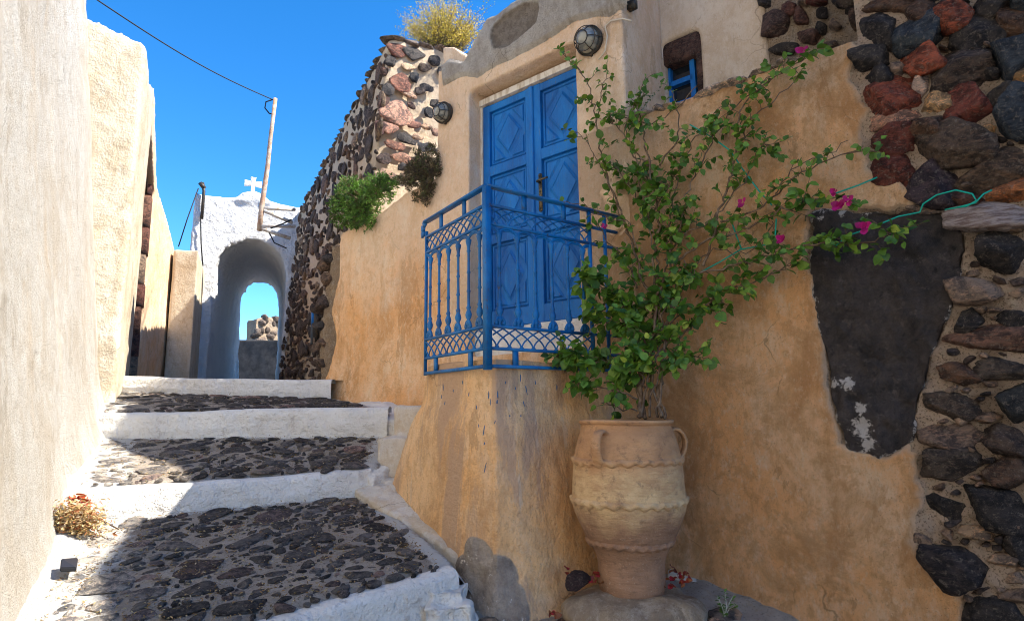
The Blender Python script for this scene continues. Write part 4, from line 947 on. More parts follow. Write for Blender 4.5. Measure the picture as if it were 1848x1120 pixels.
def wrock(acc, px, py, rx, ry, a, col, dep=.5, h=-.02, sub=3, planes=8, amp=.13):
    u, z = W.hit(px, py); ca, sa = math.cos(R(a)), math.sin(R(a))
    u2, z2 = W.hit(px+rx*ca, py+rx*sa); u3, z3 = W.hit(px-ry*sa, py+ry*ca); up = Vector((0, 0, 1))
    ax = UW*(u2-u)+up*(z2-z); ay = UW*(u3-u)+up*(z3-z)
    rock(acc, W.pt(u, z, h), ax, ay, NW*(.04+dep*min(ax.length, ay.length)), np.array(col), sub, planes, amp)
Dk = (.040, .038, .040); Bl = (.045, .062, .085); Rd = (.24, .07, .04); R2c = (.13, .042, .032); Br = (.10, .062, .045); Pk = (.42, .25, .19); Or = (.34, .14, .06); Tn = (.46, .31, .17); Gr = (.22, .17, .14); Pu = (.055, .042, .055); Pg = (.46, .38, .36)
L7 = [(645, 40, 70, 48, -5, Br), (495, 105, 72, 60, -20, Dk), (752, 62, 80, 48, -20, Rd), (620, 125, 82, 56, -15, Bl), (460, 215, 80, 38, -8, Dk), (642, 218, 88, 55, -8, Rd), (820, 115, 95, 72, -5, Dk), (962, 75, 62, 56, 0, Br), (965, 195, 78, 80, -20, Bl),
 (770, 258, 125, 70, -20, (.075, .06, .055)), (498, 290, 68, 48, -30, Dk), (543, 360, 105, 60, -25, (.20, .06, .04)), (535, 425, 100, 30, -8, Pk), (700, 365, 60, 40, -8, Tn), (815, 380, 90, 62, -5, (.17, .055, .045)), (945, 340, 50, 70, 20, Dk), (985, 410, 85, 85, -15, Bl),
 (670, 465, 70, 58, 0, Br), (530, 500, 85, 44, 0, R2c), (545, 600, 85, 56, 10, R2c), (762, 525, 145, 76, -8, (.10, .075, .06)), (688, 662, 95, 68, 0, Pu), (925, 602, 145, 62, -20, (.095, .07, .055)), (780, 722, 85, 34, 0, (.10, .05, .04)), (958, 685, 95, 38, -15, Or),
 (938, 915, 95, 66, -10, Dk), (845, 1055, 95, 48, 0, Gr), (660, 752, 60, 22, 0, (.3, .24, .2)),
 (520, 15, 80, 26, 0, Br), (645, -20, 60, 24, 0, Dk), (745, 5, 60, 20, -5, Dk), (890, 15, 75, 42, -10, Dk), (995, 8, 40, 30, 0, Bl), (640, 292, 28, 40, 10, Pg), (880, 150, 28, 20, 0, Gr), (560, 250, 25, 25, 0, Gr), (900, 265, 40, 20, -10, Dk), (1000, 270, 50, 25, -10, Tn), (870, 480, 40, 26, 0, Tn)]
L8 = [(815, 40, 52, 38, -50, Dk), (880, 105, 150, 44, 5, (.15, .09, .07)), (985, 30, 60, 42, 10, Dk), (775, 230, 72, 32, 12, (.12, .075, .055)), (932, 212, 98, 38, -4, (.07, .06, .055)), (745, 343, 105, 42, 10, (.065, .052, .045)), (990, 338, 68, 75, -20, (.035, .04, .045)),
 (720, 462, 125, 40, 0, (.17, .125, .10)), (948, 478, 100, 52, 18, (.075, .058, .052)), (735, 562, 102, 50, 0, (.065, .055, .05)), (962, 592, 78, 48, 0, (.11, .075, .06)), (718, 705, 66, 32, 25, Dk), (922, 715, 115, 68, 10, Dk), (995, 850, 45, 52, 30, Dk),
 (768, 930, 138, 74, 22, (.038, .035, .04)), (905, 1090, 105, 50, 18, Dk), (1000, 1030, 60, 32, 0, Gr), (640, 830, 45, 20, 40, Gr), (840, 800, 60, 24, 10, (.42, .30, .20)), (940, 905, 60, 22, 10, (.36, .27, .2))]
acc = Acc()
for (x, y, rx, ry, a, c) in L7: wrock(acc, 1340+x/2, y/2, rx/2*1.24, ry/2*1.26, a, c, .55, -.045)
for (x, y, rx, ry, a, c) in L8: wrock(acc, 1340+x/2, 560+y/2, rx/2*1.27, ry/2*1.25, a, c, .26, -.035)
fr2 = np.random.default_rng(44); tk = [(1340+x/2, y/2, rx/2, ry/2, 0) for x, y, rx, ry, a, c in L7] + [(1340+x/2, 560+y/2, rx/2, ry/2, 0) for x, y, rx, ry, a, c in L8]
for (x, y, rx, ry, an) in darts(508, 1130, [(18, 30, 30), (9, 16, 120)], 60, (1.3, 2.4), 14, 1.0, lambda x, y, q: 1340+x > (1580 if y < 330 else 1660 if y < 360 else 1745 - max(0, (y-450))*.22 if y < 800 else 1675 + max(0, y-960)*.45) + q, 44, [(a_-1340, b_, c_, d_, 0) for a_, b_, c_, d_, e_ in tk]):
    wrock(acc, 1340+x, y, rx, ry, math.degrees(an), [(.24, .17, .125), (.10, .075, .065), (.30, .23, .18), (.07, .06, .06)][fr2.integers(4)], .35, -.035)
# the rest of the wall, out of the picture to the right and above
r = np.random.default_rng(77); uE = W.hit(1870, 500)[0]; cl = [Dk, Dk, Br, R2c, Bl, Gr, (.075, .06, .055)]
for (x, y, rx, ry, an) in darts(uEnd-uE, 4.6, [(.10, .15, 60), (.05, .09, 90)], 30, (1.2, 1.9), 12, .85, None, 6):
    up = Vector((0, 0, 1)); ca, sa = math.cos(an), math.sin(an)
    rock(acc, W.pt(uE+.1+x, y-1.4, -.03), (UW*ca+up*sa)*rx, (up*ca-UW*sa)*ry, NW*(.04+.4*ry), np.array(cl[r.integers(len(cl))]), 2.5, 8, .13)
zt7 = W.hit(1700, -20)[1]
for (x, y, rx, ry, an) in darts(uE+.1-uLe, 1.0, [(.09, .14, 20), (.05, .08, 25)], 30, (1.2, 1.9), 12, .85, None, 8):
    rock(acc, W.pt(uLe+x, zt7+.14+y, -.03), UW*rx, Vector((0, 0, ry)), NW*(.04+.4*ry), np.array(cl[r.integers(len(cl))]), 2.5, 8, .13)
acc.build('rocks', 'rock', wall)
# long pale schist block
acc = Acc(); wrock(acc, 1340+905/2, 788/2, 92, 34, -5, (.46, .38, .36), .6, -.01, 3, 12, .07)
g = M('pale_schist', .85, .25); c = g.mix(g.ramp(g.noise(10, 8, .75, (1, 1, 7)), .42, .62), (.50, .42, .40), (.24, .17, .15)); g.bump(g.noise(16, 8, .75, (1, 1, 7)), .03); g.bump(g.noise(90, 5, .7), .005); MAT['schist'] = g.color(c)
acc.build('schist_block', 'schist', wall)
# the big black slab
bm = bmesh.new(); slab(bm, W, SLAB, -.006, -.16)
g = M('black_lava', .6, .4); c = g.mix(g.ramp(g.noise(7, 9, .8, (1, 1, .7), .5), .25, .75), (.009, .009, .012), (.10, .078, .07)); c = g.mix(g.ramp(g.noise(22, 8, .8), .56, .72), c, (.13, .105, .095)); c = g.mix(g.ramp(g.noise(16, 8, .8), .60, .75), c, (.006, .006, .008)); c = g.mix(g.math('MULTIPLY', g.ramp(g.noise(40, 8, .85), .60, .72), .5), c, (.10, .085, .08))
spl = g.attr('Col', 'Fac'); c = g.mix(g.ramp(g.math('ADD', spl, g.math('MULTIPLY', g.math('SUBTRACT', g.noise(38, 8, .8), .5), 1.3)), .66, .72), c, (.62, .58, .55))
g.bump(g.noise(7, 9, .75), .06); g.bump(g.noise(40, 7, .75), .016); MAT['lava'] = g.color(c)
def splat(co):
    v = np.zeros(len(co))
    for (px, py, rr) in ((1556, 770, .085), (1553, 735, .05), (1565, 800, .06), (1527, 690, .06), (1500, 690, .05), (1478, 600, .03), (1472, 540, .03), (1480, 395, .03), (1520, 384, .035), (1560, 385, .035)):
        c = np.array(W.at(px, py, 0)[:]); v = np.maximum(v, .92*np.exp(-(np.linalg.norm(co-c, axis=1)/rr)**2))
    fr_ = Frame(W.o, UW, NW); pp = np.stack([(co-np.array(W.o[:]))@np.array(UW[:]), co[:, 2]], 1); e = sdpoly(pp, SLAB); v = np.maximum(v, .70*np.exp(-(np.clip(e, 0, 9)/.016)**2))
    return np.stack([v, v, v], 1)
lump('black_slab', bm, 'lava', wall, .014, 2, .05, 4, color=splat, fine=.024)
# coping slates along the ledge
acc = Acc()
for (px, py, rx, ry, a) in [(1158, 207, 22, 9, -18), (1215, 192, 22, 8, -10), (1275, 168, 32, 9, -18), (1325, 150, 30, 8, -18), (1375, 128, 26, 8, -18), (1420, 112, 26, 8, -20), (1190, 196, 14, 9, 0)]:
    wrock(acc, px, py, rx*1.05, ry*.8, a, (.50, .42, .35), 1.0, -.02, 3, 9, .08)
acc.build('coping_slates', 'rock', wall)

# ---- set-back upper house with the small window
up = thing('upper_house', 'upper storey set back above the ledge with a small blue window', 'house', W.pt(uD+.5, z_ledge, -.8)[:])
W2 = Frame(W.pt(0, 0, -.62), UW, NW)
a0 = W2.hit(1130, 100)[0]; wl = W2.hit(1198, 120)[0]; wr = W2.hit(1264, 120)[0]; wt = (W2.hit(1200, 76)[1]+W2.hit(1260, 52)[1])/2; wb = W2.hit(1230, 190)[1]; ae = W2.hit(1376, 60)[0]
bm = bmesh.new(); zT = 4.4  # unseen height above the window shaped to throw shade on landing and lane
slab(bm, W2, [(a0, .5), (a0, zT), (wl, zT), (wl, .5)], 0, -.4); slab(bm, W2, [(wr, .5), (wr, zT), (ae+.0, zT), (ae+.06, .5)], 0, -.4)
slab(bm, W2, [(wl-.05, wt), (wl-.05, zT), (wr+.05, zT), (wr+.05, wt)], 0, -.4); slab(bm, W2, [(wl-.05, .5), (wl-.05, wb), (wr+.05, wb), (wr+.05, .5)], 0, -.4)
slab(bm, W2, [(a0-.02, .5), (a0-.02, 2.9), (1.2, 2.9), (1.2, .5)], -.38, -1.6); slab(bm, W2, [(1.1, .5), (1.1, 4.2), (6, 4.2), (6, .5)], -.38, -2.6)
lump('wall', bm, plaster('upper_plaster', (.62, .50, .38), (.66, .55, .43), (.52, .39, .27), (.68, .60, .50), .3), up, .026, 4, .014, 2)
bm = bmesh.new(); slab(bm, W2, [(ae, .5), (ae, zT), (6, zT), (6, .5)], -.03, -.4); lump('rubble_wall', bm, 'mortar', up, .026, 3, .03, 3, fine=.01)
acc = Acc()
def w2rock(px, py, rx, ry, a, col, h=-.02):
    u, z = W2.hit(px, py); ca, sa = math.cos(R(a)), math.sin(R(a)); u2, z2 = W2.hit(px+rx*ca, py+rx*sa); u3, z3 = W2.hit(px-ry*sa, py+ry*ca); q = Vector((0, 0, 1))
    rock(acc, W2.pt(u, z, h), UW*(u2-u)+q*(z2-z), UW*(u3-u)+q*(z3-z), NW*.06, np.array(col), 2.5, 8, .14)
for (x, y, rx, ry, a, c) in [(110, 90, 58, 50, 0, (.09, .06, .055)), (165, 32, 40, 26, 0, (.13, .06, .05)), (208, 58, 30, 34, 0, (.14, .07, .055)), (285, 45, 26, 22, 0, Dk), (238, 135, 45, 24, 0, (.13, .08, .07)), (280, 98, 22, 28, 20, Dk), (150, 180, 55, 20, -5, Dk), (270, 5, 45, 14, 0, (.12, .04, .04)), (75, 10, 30, 18, 0, Dk), (390, 36, 32, 16, 0, Dk), (412, 75, 36, 36, 0, Br), (320, 160, 30, 16, 0, Gr), (330, 90, 25, 20, 0, Gr), (215, 10, 20, 14, 0, Gr), (350, 10, 26, 16, 0, Dk), (460, 25, 26, 24, 0, Dk)]:
    w2rock(1340+x/2, y/2, rx/2*1.05, ry/2*1.05, a, c)
acc.build('rubble_stones', 'rock', up)
acc = Acc(); lt = (W2.hit(1207, 112)[1]+W2.hit(1251, 96)[1])/2; bq = (.115, .068, .058)
acc.bar(W2.pt(wl-.01, (lt+wt)/2, -.11), W2.pt(wr+.01, (lt+wt)/2, -.11), .18, wt-lt+.01, c=bq, bev=.012)
xj = W2.hit(1251, 120)[0]; zz_ = wb
for k, cc in enumerate(((.15, .09, .075), (.10, .065, .055), (.14, .085, .07), (.11, .07, .06))):
    z2_ = wb + (lt-wb)*(k+1)/4; acc.bar(W2.pt((xj+wr)/2+.01, zz_+.004, -.11), W2.pt((xj+wr)/2+.01, z2_-.004, -.11), wr-xj, .17, NW, c=cc, bev=.01); zz_ = z2_
acc.build('window_surround', 'rock', up)
fr = Acc(); x0 = W2.hit(1207, 120, -.1)[0]; x1 = W2.hit(1251, 120, -.1)[0]; y1 = (W2.hit(1207, 118, -.1)[1]+W2.hit(1251, 100, -.1)[1])/2; y0 = wb
for A_, B_ in (((x0, y0), (x0, y1)), ((x1, y0), (x1, y1)), ((x0-.02, y1), (x1+.02, y1)), ((x0-.02, y0+.06), (x1+.02, y0+.06)), ((x0, (y0+y1)/2+.03), (x1, (y0+y1)/2+.03))): fr.bar(W2.pt(*A_, -.10), W2.pt(*B_, -.10), .04, .05, NW)
wf = fr.build('window', 'doorblue', up, smooth=False)
fr = Acc(); fr.bar(W2.pt((x0+x1)/2, y0, -.13), W2.pt((x0+x1)/2, y1, -.13), x1-x0, .01, NW); fr.build('pane', 'glass', wf, smooth=False)
# ============================================================ RAILING
rail = thing('balcony_railing', 'blue painted cast iron railing with arched balusters round the landing', 'railing', (RC.x, RC.y, rail_zb))
Hr = rail_zt - rail_zb
fracs = dict(bottom=0.0, low=.095, band=.215, arch=.735, mid=.785, sec=.893, top=1.0)
def zf(k): return rail_zb + Hr*k
def panel(a, b, n, outn, end_posts=(True, True)):
    """one cast panel between plan points a and b with n balusters"""
    a = Vector(a); b = Vector(b); d = (b-a).normalized(); L = (b-a).length; up = Vector((0, 0, 1))
    def q(x, z, h=0): v = a + d*x + outn*h; return Vector((v.x, v.y, z))
    for nm, k, ht, wd in (('bottom_rail', 'bottom', .020, .026), ('lattice_rail', 'low', .018, .022), ('lattice_rail', 'band', .018, .022), ('middle_rail', 'mid', .018, .022), ('upper_rail', 'sec', .018, .022)):
        ac = Acc(); ac.bar(q(0, zf(fracs[k])), q(L, zf(fracs[k])), wd, ht, bev=.004); ac.build(nm, 'railblue', rail)
    # feet between the two lowest bars, stubs under the top rail
    for x in (L*.22, L*.80):
        ac = Acc(); ac.bar(q(x, zf(0)), q(x, zf(.095)), .034, .016, outn); ac.build('foot_block', 'railblue', rail)
    for x in (L*.32, L*.72):
        ac = Acc(); ac.bar(q(x, zf(.893)), q(x, zf(.99)), .030, .014, outn); ac.build('foot_block', 'railblue', rail)
    # lattice bands: crossing pointed arches
    def band(k0, k1, flip, per):
        ac = Acc(); z0, z1 = zf(k0)+.008, zf(k1)-.008; s = L/per; hh = z1-z0
        for i in range(-2, per+2):
            for sg, of in ((1, 0.0), (-1, 0.0)):
                pts = []
                for j in range(9):
                    t = j/8; x = (i+.5)*s + sg*(s*1.0)*(math.sin(t*math.pi/2)**1.1 if flip else 1-math.cos(t*math.pi/2))
                    z = z0 + hh*t if not flip else z1 - hh*t
                    x2 = (i+.5)*s + sg*s*1.5*(1-math.cos(t*math.pi*.5))
                    if -.001 <= x2 <= L+.001: pts.append(q(x2, z, .003*sg))
                if len(pts) > 2: ac.tube(pts, .0052, 5)
            xk = (i+.5)*s
            if 0 < xk < L:
                zz = z1-.004 if flip else z0+.004
                ac.lathe(q(xk, zz-.012), [(.004, 0), (.012, .004), (.014, .012), (.008, .020), (.004, .026)], 8)
        ac.build('lattice_band', 'railblue', rail)
    band(.095, .215, False, 9); band(.785, .893, False, 9)
    # balusters, each a turned casting with volutes, and arches springing between
    s = L/n
    for i in range(n):
        x = (i+.5)*s; ac = Acc(); zz = lambda k: zf(k)-zf(.215); B = q(x, zf(.215))
        r0 = .0115
        prof = [(.009, 0), (.016, .008), (.010, .016), (.013, .028), (.024, .040), (.016, .052), (.012, .062), (.022, .078), (.026, .094), (.020, .110), (.013, .125), (.018, .133), (.018, .140), (r0, .150),
                (r0, zz(.43)), (.017, zz(.432)+.004), (r0, zz(.44)+.010), (r0*.92, zz(.54)), (.016, zz(.545)), (r0*.92, zz(.555)+.003), (r0*.9, zz(.665)), (.017, zz(.672)), (.012, zz(.68)), (.014, zz(.70)), (.021, zz(.722)), (.024, zz(.735)), (.012, zz(.745))]
        ac.lathe(B, prof, 10, flat=.75, fl_dir=d)
        for sg in (-1, 1):
            pts = [q(x+sg*(.010+.020*math.sin(t*2.6)), zf(.215)+.052 - .040*t + .006*math.cos(t*5), .004) for t in np.linspace(0, 1, 6)]
            ac.tube(pts, [.006, .008, .009, .009, .008, .006], 6)
            cc = q(x+sg*.026, zf(.215)+.020, .002); ac.lathe(cc - outn*.009, [(.004, 0), (.013, .003), (.014, .010), (.012, .016), (.004, .019)], 9, outn)
        ac.build('baluster', 'railblue', rail)
    ac = Acc()
    for i in range(-1, n):
        x0 = (i+.5)*s; pts = []
        for t in np.linspace(0, math.pi, 13):
            x = x0 + s/2 - s/2*math.cos(t)
            if -.001 <= x <= L+.001: pts.append(q(x, zf(.735) + (zf(.775)-zf(.735))*math.sin(t)*.95))
        if len(pts) > 2:
            ac.tube(pts, .0085, 6); ac.tube([p - up*.013 + outn*.002 for p in pts], .005, 5)
    ac.build('arch_band', 'railblue', rail)
dr_ = (Rr_-RC).normalized(); df = (Rl-RC).normalized()
nf = Vector((df.y, -df.x, 0)); nf = nf if nf.y < 0 else -nf
nr = Vector((dr_.y, -dr_.x, 0)); nr = nr if nr.y < 0 else -nr
def onr(px):                       # length along the right side at a photo column
    d = ray(px, 500); a = np.array([[d.x, -dr_.x], [d.y, -dr_.y]]); return float(np.linalg.solve(a, [RC.x, RC.y])[1])
Lp1 = onr(1066); Lp2 = onr(1094); Lp3 = onr(1119)
panel(RC + df*.02, Rl, 6, nf); panel(RC + dr_*.02, RC + dr_*Lp1, 6, nr)
def post(p, w, k0=-.012, k1=1.0, nm='post'):
    ac = Acc(); a = Vector((p.x, p.y, zf(k0))); b = Vector((p.x, p.y, zf(k1))); ac.bar(a, b, w, w, dr_, bev=.004); ac.build(nm, 'railblue', rail)
post(RC, .042, -.02, .995, 'corner_post'); post(Rl, .020, -.012, .93); post(RC + dr_*(Lp1), .024); post(RC + dr_*Lp2, .022); post(RC + dr_*Lp3, .024)
ac = Acc(); tz = zf(1.0)
for a, b in ((RC, Rl + df*.02), (RC, RC + dr_*(Lp3+.02))):
    ac.bar(Vector((a.x, a.y, tz)), Vector((b.x, b.y, tz)), .048, .018, bev=.006)
# the hand rail turns down over the left end
e = Rl + df*.02; pts = [Vector((e.x, e.y, tz)), Vector((e.x, e.y, tz)) + df*.035 - Vector((0, 0, .018)), Vector((e.x, e.y, tz)) + df*.045 - Vector((0, 0, .06)), Vector((e.x, e.y, tz)) + df*.035 - Vector((0, 0, .10))]
for i in range(3): ac.bar(pts[i], pts[i+1], .045, .014, nf)
ac.build('hand_rail', 'railblue', rail)
for k, nm in ((.0, 'bottom_rail'), (.215, 'lattice_rail'), (.095, 'lattice_rail'), (.785, 'middle_rail'), (.893, 'upper_rail')):
    ac = Acc(); ac.bar(RC + dr_*Lp1 + Vector((0, 0, zf(k))), RC + dr_*Lp3 + Vector((0, 0, zf(k))), .018, .018); ac.build(nm, 'railblue', rail)

# ============================================================ POT
PY = 3.45; pc_ = P(1141, 1068, PY); kk = PY/FPX/2.434; pz = pc_.z
pot = thing('clay_pithos', 'tall terracotta storage jar with wavy clay bands and two strap handles holding the bougainvillea', 'pot', (pc_.x, pc_.y, pz))
PW = .93; hP = Z(1141, 757, PY) - pz; pr = [(0, .0), (132, .0), (140, .012), (146, .05), (147, .11), (146, .16), (150, .20), (162, .24), (178, .28), (196, .32), (214, .37), (231, .42), (244, .465), (252, .505), (254, .53), (252, .56), (250, .62), (248, .69), (245, .74), (241, .79), (234, .84), (224, .89), (214, .93), (207, .96), (205, .972), (214, .980), (219, .990), (217, 1.0), (206, 1.003), (196, .985), (194, .93), (0, .92)]
def ease(pr):
    out = []
    for i in range(len(pr)-1):
        for k in range(4): q = k/4; out.append((pr[i][0]*(1-q)+pr[i+1][0]*q, pr[i][1]*(1-q)+pr[i+1][1]*q))
    return out + [pr[-1]]
pr2 = ease(pr); n = 96; vs = []; fs = []
for (rr0, h) in pr2:
    for k in range(n):
        a = 2*math.pi*k/n; x = rr0*kk*PW; wob = 1 + .012*math.sin(a*2+1+h*3) + .006*math.sin(a*5+h*9)
        vs.append((pc_.x + x*wob*math.cos(a), pc_.y + x*wob*math.sin(a), pz + h*hP + .004*math.sin(a*2)))
for i in range(len(pr2)-1):
    for k in range(n):
        a = i*n+k; b = i*n+(k+1) % n; fs.append((a, b, b+n, a+n))
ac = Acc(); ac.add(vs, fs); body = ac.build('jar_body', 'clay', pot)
# throwing marks
def rad_at(h): hs = [p[1] for p in pr2]; return float(np.interp(h, hs[:-8], [p[0] for p in pr2][:-8]))*kk*PW
for bi, (h0, amp_) in enumerate(((.765, .007), (.535, .008), (.30, .006))):
    vs = []; fs = []; n = 220; sec = [(-.012, -.022), (.004, -.018), (.014, -.006), (.015, .004), (.006, .014), (-.012, .020)]
    for k in range(n):
        a = 2*math.pi*k/n; r0 = rad_at(h0)
        wv = amp_*math.sin(a*26+.6*math.sin(a*5)) + .004*math.sin(a*3+bi)
        for j, (dr0, dz) in enumerate(sec):
            sc = 1 + .25*math.sin(a*26)
            r1 = r0 + dr0*(sc if 0 < j < 5 else 1); z1 = dz + (wv if j < 4 else wv*.3)
            vs.append((pc_.x + r1*math.cos(a), pc_.y + r1*math.sin(a), pz + h0*hP + z1))
    m_ = len(sec)
    for k in range(n):
        for j in range(m_-1): a = k*m_+j; b = ((k+1) % n)*m_+j; fs.append((a, b, b+1, a+1))
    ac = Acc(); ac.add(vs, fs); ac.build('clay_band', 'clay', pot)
for ang in (R(-128), R(6)):
    dirv = Vector((math.cos(ang), math.sin(ang), 0)); ac = Acc(); pts = []
    for (h, o_) in ((.925, -.01), (.94, .02), (.935, .045), (.91, .062), (.87, .064), (.83, .052), (.79, .03), (.765, .006)):
        p = Vector((pc_.x, pc_.y, pz + h*hP)) + dirv*(rad_at(min(h, .95))+o_); pts.append(p)
    # flat strap
    tn = Vector((-dirv.y, dirv.x, 0))
    for i in range(len(pts)-1): pass
    vs = []; fs = []; N2 = 10
    for i, p in enumerate(pts):
        dd = (pts[min(i+1, len(pts)-1)]-pts[max(i-1, 0)]).normalized(); nn = dd.cross(tn)
        for k in range(N2): a = 2*math.pi*k/N2; vs.append((p + tn*math.cos(a)*(.030 if i not in (0, len(pts)-1) else .04) + nn*math.sin(a)*.012)[:])
    for i in range(len(pts)-1):
        for k in range(N2): a = i*N2+k; b = i*N2+(k+1) % N2; fs.append((a, b, b+N2, a+N2))
    ac.add(vs, fs); ac.build('handle', 'clay', pot)
ac = Acc(); ac.lathe((pc_.x, pc_.y, pz+hP*.925), [(194*kk*PW, 0), (194*kk*PW, .01), (.05, .015)], 30); ac.build('soil', 'earth', pot)
# stone it stands on
bm = bmesh.new()
for (px, py, Y, rx, ry, rz) in [(1141, 1085, 3.44, .33, .30, .075), (1205, 1105, 3.36, .22, .19, .09), (1080, 1102, 3.36, .20, .18, .08), (1141, 1112, 3.28, .24, .16, .09)]:
    c = P(px, py, Y); c.z = min(c.z, pz-rz*.55); bmesh.ops.create_icosphere(bm, subdivisions=3, radius=1, matrix=Matrix.Translation(c) @ Matrix.Diagonal((rx, ry, rz, 1)))
q = P(1141, 1068, PY); prism(bm, [(q.x-.16, q.y-.20), (q.x+.16, q.y-.20), (q.x+.22, q.y+.12), (q.x-.1, q.y+.22), (q.x-.22, q.y+.1)], pz-.22, pz-.002)
g = M('worn_step_stone', .9, .2); c = plaster_col(g, (.40, .31, .22), (.52, .40, .27), (.28, .21, .15), (.66, .58, .48), .5); g.bump(g.noise(12, 8, .7), .02); g.bump(g.noise(80, 5, .7), .006); MAT['stepstone'] = g.color(c)
tag(lump('pedestal_stone', bm, 'stepstone', None, .014, 4, .03, 5, fine=.010), 'worn tan stone slab under the terracotta jar', 'stone')
ac = Acc(); c = P(1044, 1048, 3.40); rock(ac, c, (.062, 0, 0), (0, .05, 0), (0, 0, .045), (.05, .035, .04), 3, 8, .12); tag(ac.build('dark_stone', 'rock'), 'fist sized dark purple stone lying left of the jar foot', 'stone')

# ============================================================ LAMPS
def lamp(px, py, rpx, label, tilt):
    c = W.at(px, py, .0); k = c.y/FPX; r0 = rpx*k*1.0
    t = thing('bulkhead_lamp', label, 'lamp', tuple(c), 'caged lamps either side of the door')
    ax = (NW + Vector((0, 0, tilt))).normalized(); e1 = Vector((0, 0, 1)); e1 = (e1-ax*e1.dot(ax)).normalized(); e2 = ax.cross(e1)
    a = Acc(); a.lathe(c, [(r0*.96, 0), (r0, .01), (r0, .035), (r0*.93, .042)], 28, ax); a.build('back_plate', 'darkmetal', t)
    a = Acc(); a.lathe(c, [(r0*.90*math.cos(q), .04 + r0*.95*math.sin(q)) for q in np.linspace(0, 1.45, 10)], 28, ax, flat=.92, fl_dir=e1); a.build('glass_dome', 'lampglass', t)
    a = Acc()
    def on(th, ph, f=1.0): return c + ax*(.04 + r0*1.02*math.sin(ph)*f) + (e1*math.cos(th) + e2*math.sin(th))*(r0*.99*math.cos(ph))
    for j in range(6):
        th = math.pi*j/3 + .4; a.tube([on(th, ph) for ph in np.linspace(-.05, 1.12, 8)], .0042, 6)
    a.tube([on(2*math.pi*q/30, 1.08) for q in range(31)], .0045, 6); a.tube([on(2*math.pi*q/36, .0) for q in range(37)], .0060, 6)
    a.tube([on(2*math.pi*q/36, .55) for q in range(37)], .0035, 6)
    a.build('wire_cage', 'darkmetal', t)
    for th in (R(15), R(180)):
        a = Acc(); p = on(th, 0); a.lathe(p - ax*.03, [(.010, 0), (.013, .01), (.013, .03), (.006, .038)], 8, ax); a.build('clamp', 'darkmetal', t)
lamp(1067, 76, 28, 'round caged glass lamp right of the door lintel', -.18); lamp(805, 205, 20, 'round caged glass lamp on the pier left of the blue door', -.18)
a = Acc(); pts = [W.at(*q, .016) for q in ((1080, 108), (1092, 92), (1096, 66), (1092, 48), (1102, 38), (1124, 34), (1140, 38))]; a.tube(pts, .006, 6); tag(a.build('lamp_cable', 'palecable'), 'thin cream cable rising from the right-hand caged lamp', 'cable')
a = Acc(); c = f2.pt(.10, f2.hit(1164, 42)[1], .03); a.bar(c - Vector((0, 0, .03)), c + Vector((0, 0, .03)), .07, .05, NW, bev=.006); tag(a.build('junction_box', 'darkmetal'), 'small dark junction box on the shaded side of the door wall', 'box')
# ============================================================ PLANTS
_T = np.array([0, .25, .55, .82, 1.0]); _Wd = np.array([0, .36, .40, .22, 0])
def leaves(acc, O, Dd, Nn, L, colr, width=1.0, fold=.25, droop=.25):
    """many folded leaves at once: origins, directions, upper sides, lengths"""
    O = np.asarray(O); Dd = np.asarray(Dd); Nn = np.asarray(Nn); L = np.asarray(L)[:, None]
    Dd = Dd/np.linalg.norm(Dd, axis=1, keepdims=True); S = np.cross(Dd, Nn); S /= np.maximum(np.linalg.norm(S, axis=1, keepdims=True), 1e-6); N = np.cross(S, Dd)
    cs = [O + Dd*L*t - N*L*droop*t*t for t in _T]
    vs = list(cs)
    for sg in (1, -1):
        for i in (1, 2, 3): vs.append(cs[i] + S*sg*L*_Wd[i]*width + N*L*fold*_Wd[i])
    V = np.stack(vs, 1).reshape(-1, 3); n = len(O); base = np.arange(n)*11
    q = [(0, 1, 5), (1, 2, 6, 5), (2, 3, 7, 6), (3, 4, 7), (1, 0, 8), (2, 1, 8, 9), (3, 2, 9, 10), (4, 3, 10)]
    F = [tuple(int(b)+k for k in f) for b in base for f in q]
    acc.add(V, F, np.repeat(np.asarray(colr), 11, axis=0))
bou = thing('bougainvillea', 'climbing bougainvillea with green leaves and a few magenta bracts rising from the jar', 'climber', (pc_.x, pc_.y, pz+hP*.92))
stem = Acc(); LO = []; LD_ = []; LNm = []; LL = []; LC = []; r = np.random.default_rng(21)
greens = np.array([(.075, .16, .022), (.11, .22, .03), (.05, .12, .022), (.16, .27, .035), (.25, .33, .05)]); gp = [.3, .3, .18, .15, .07]
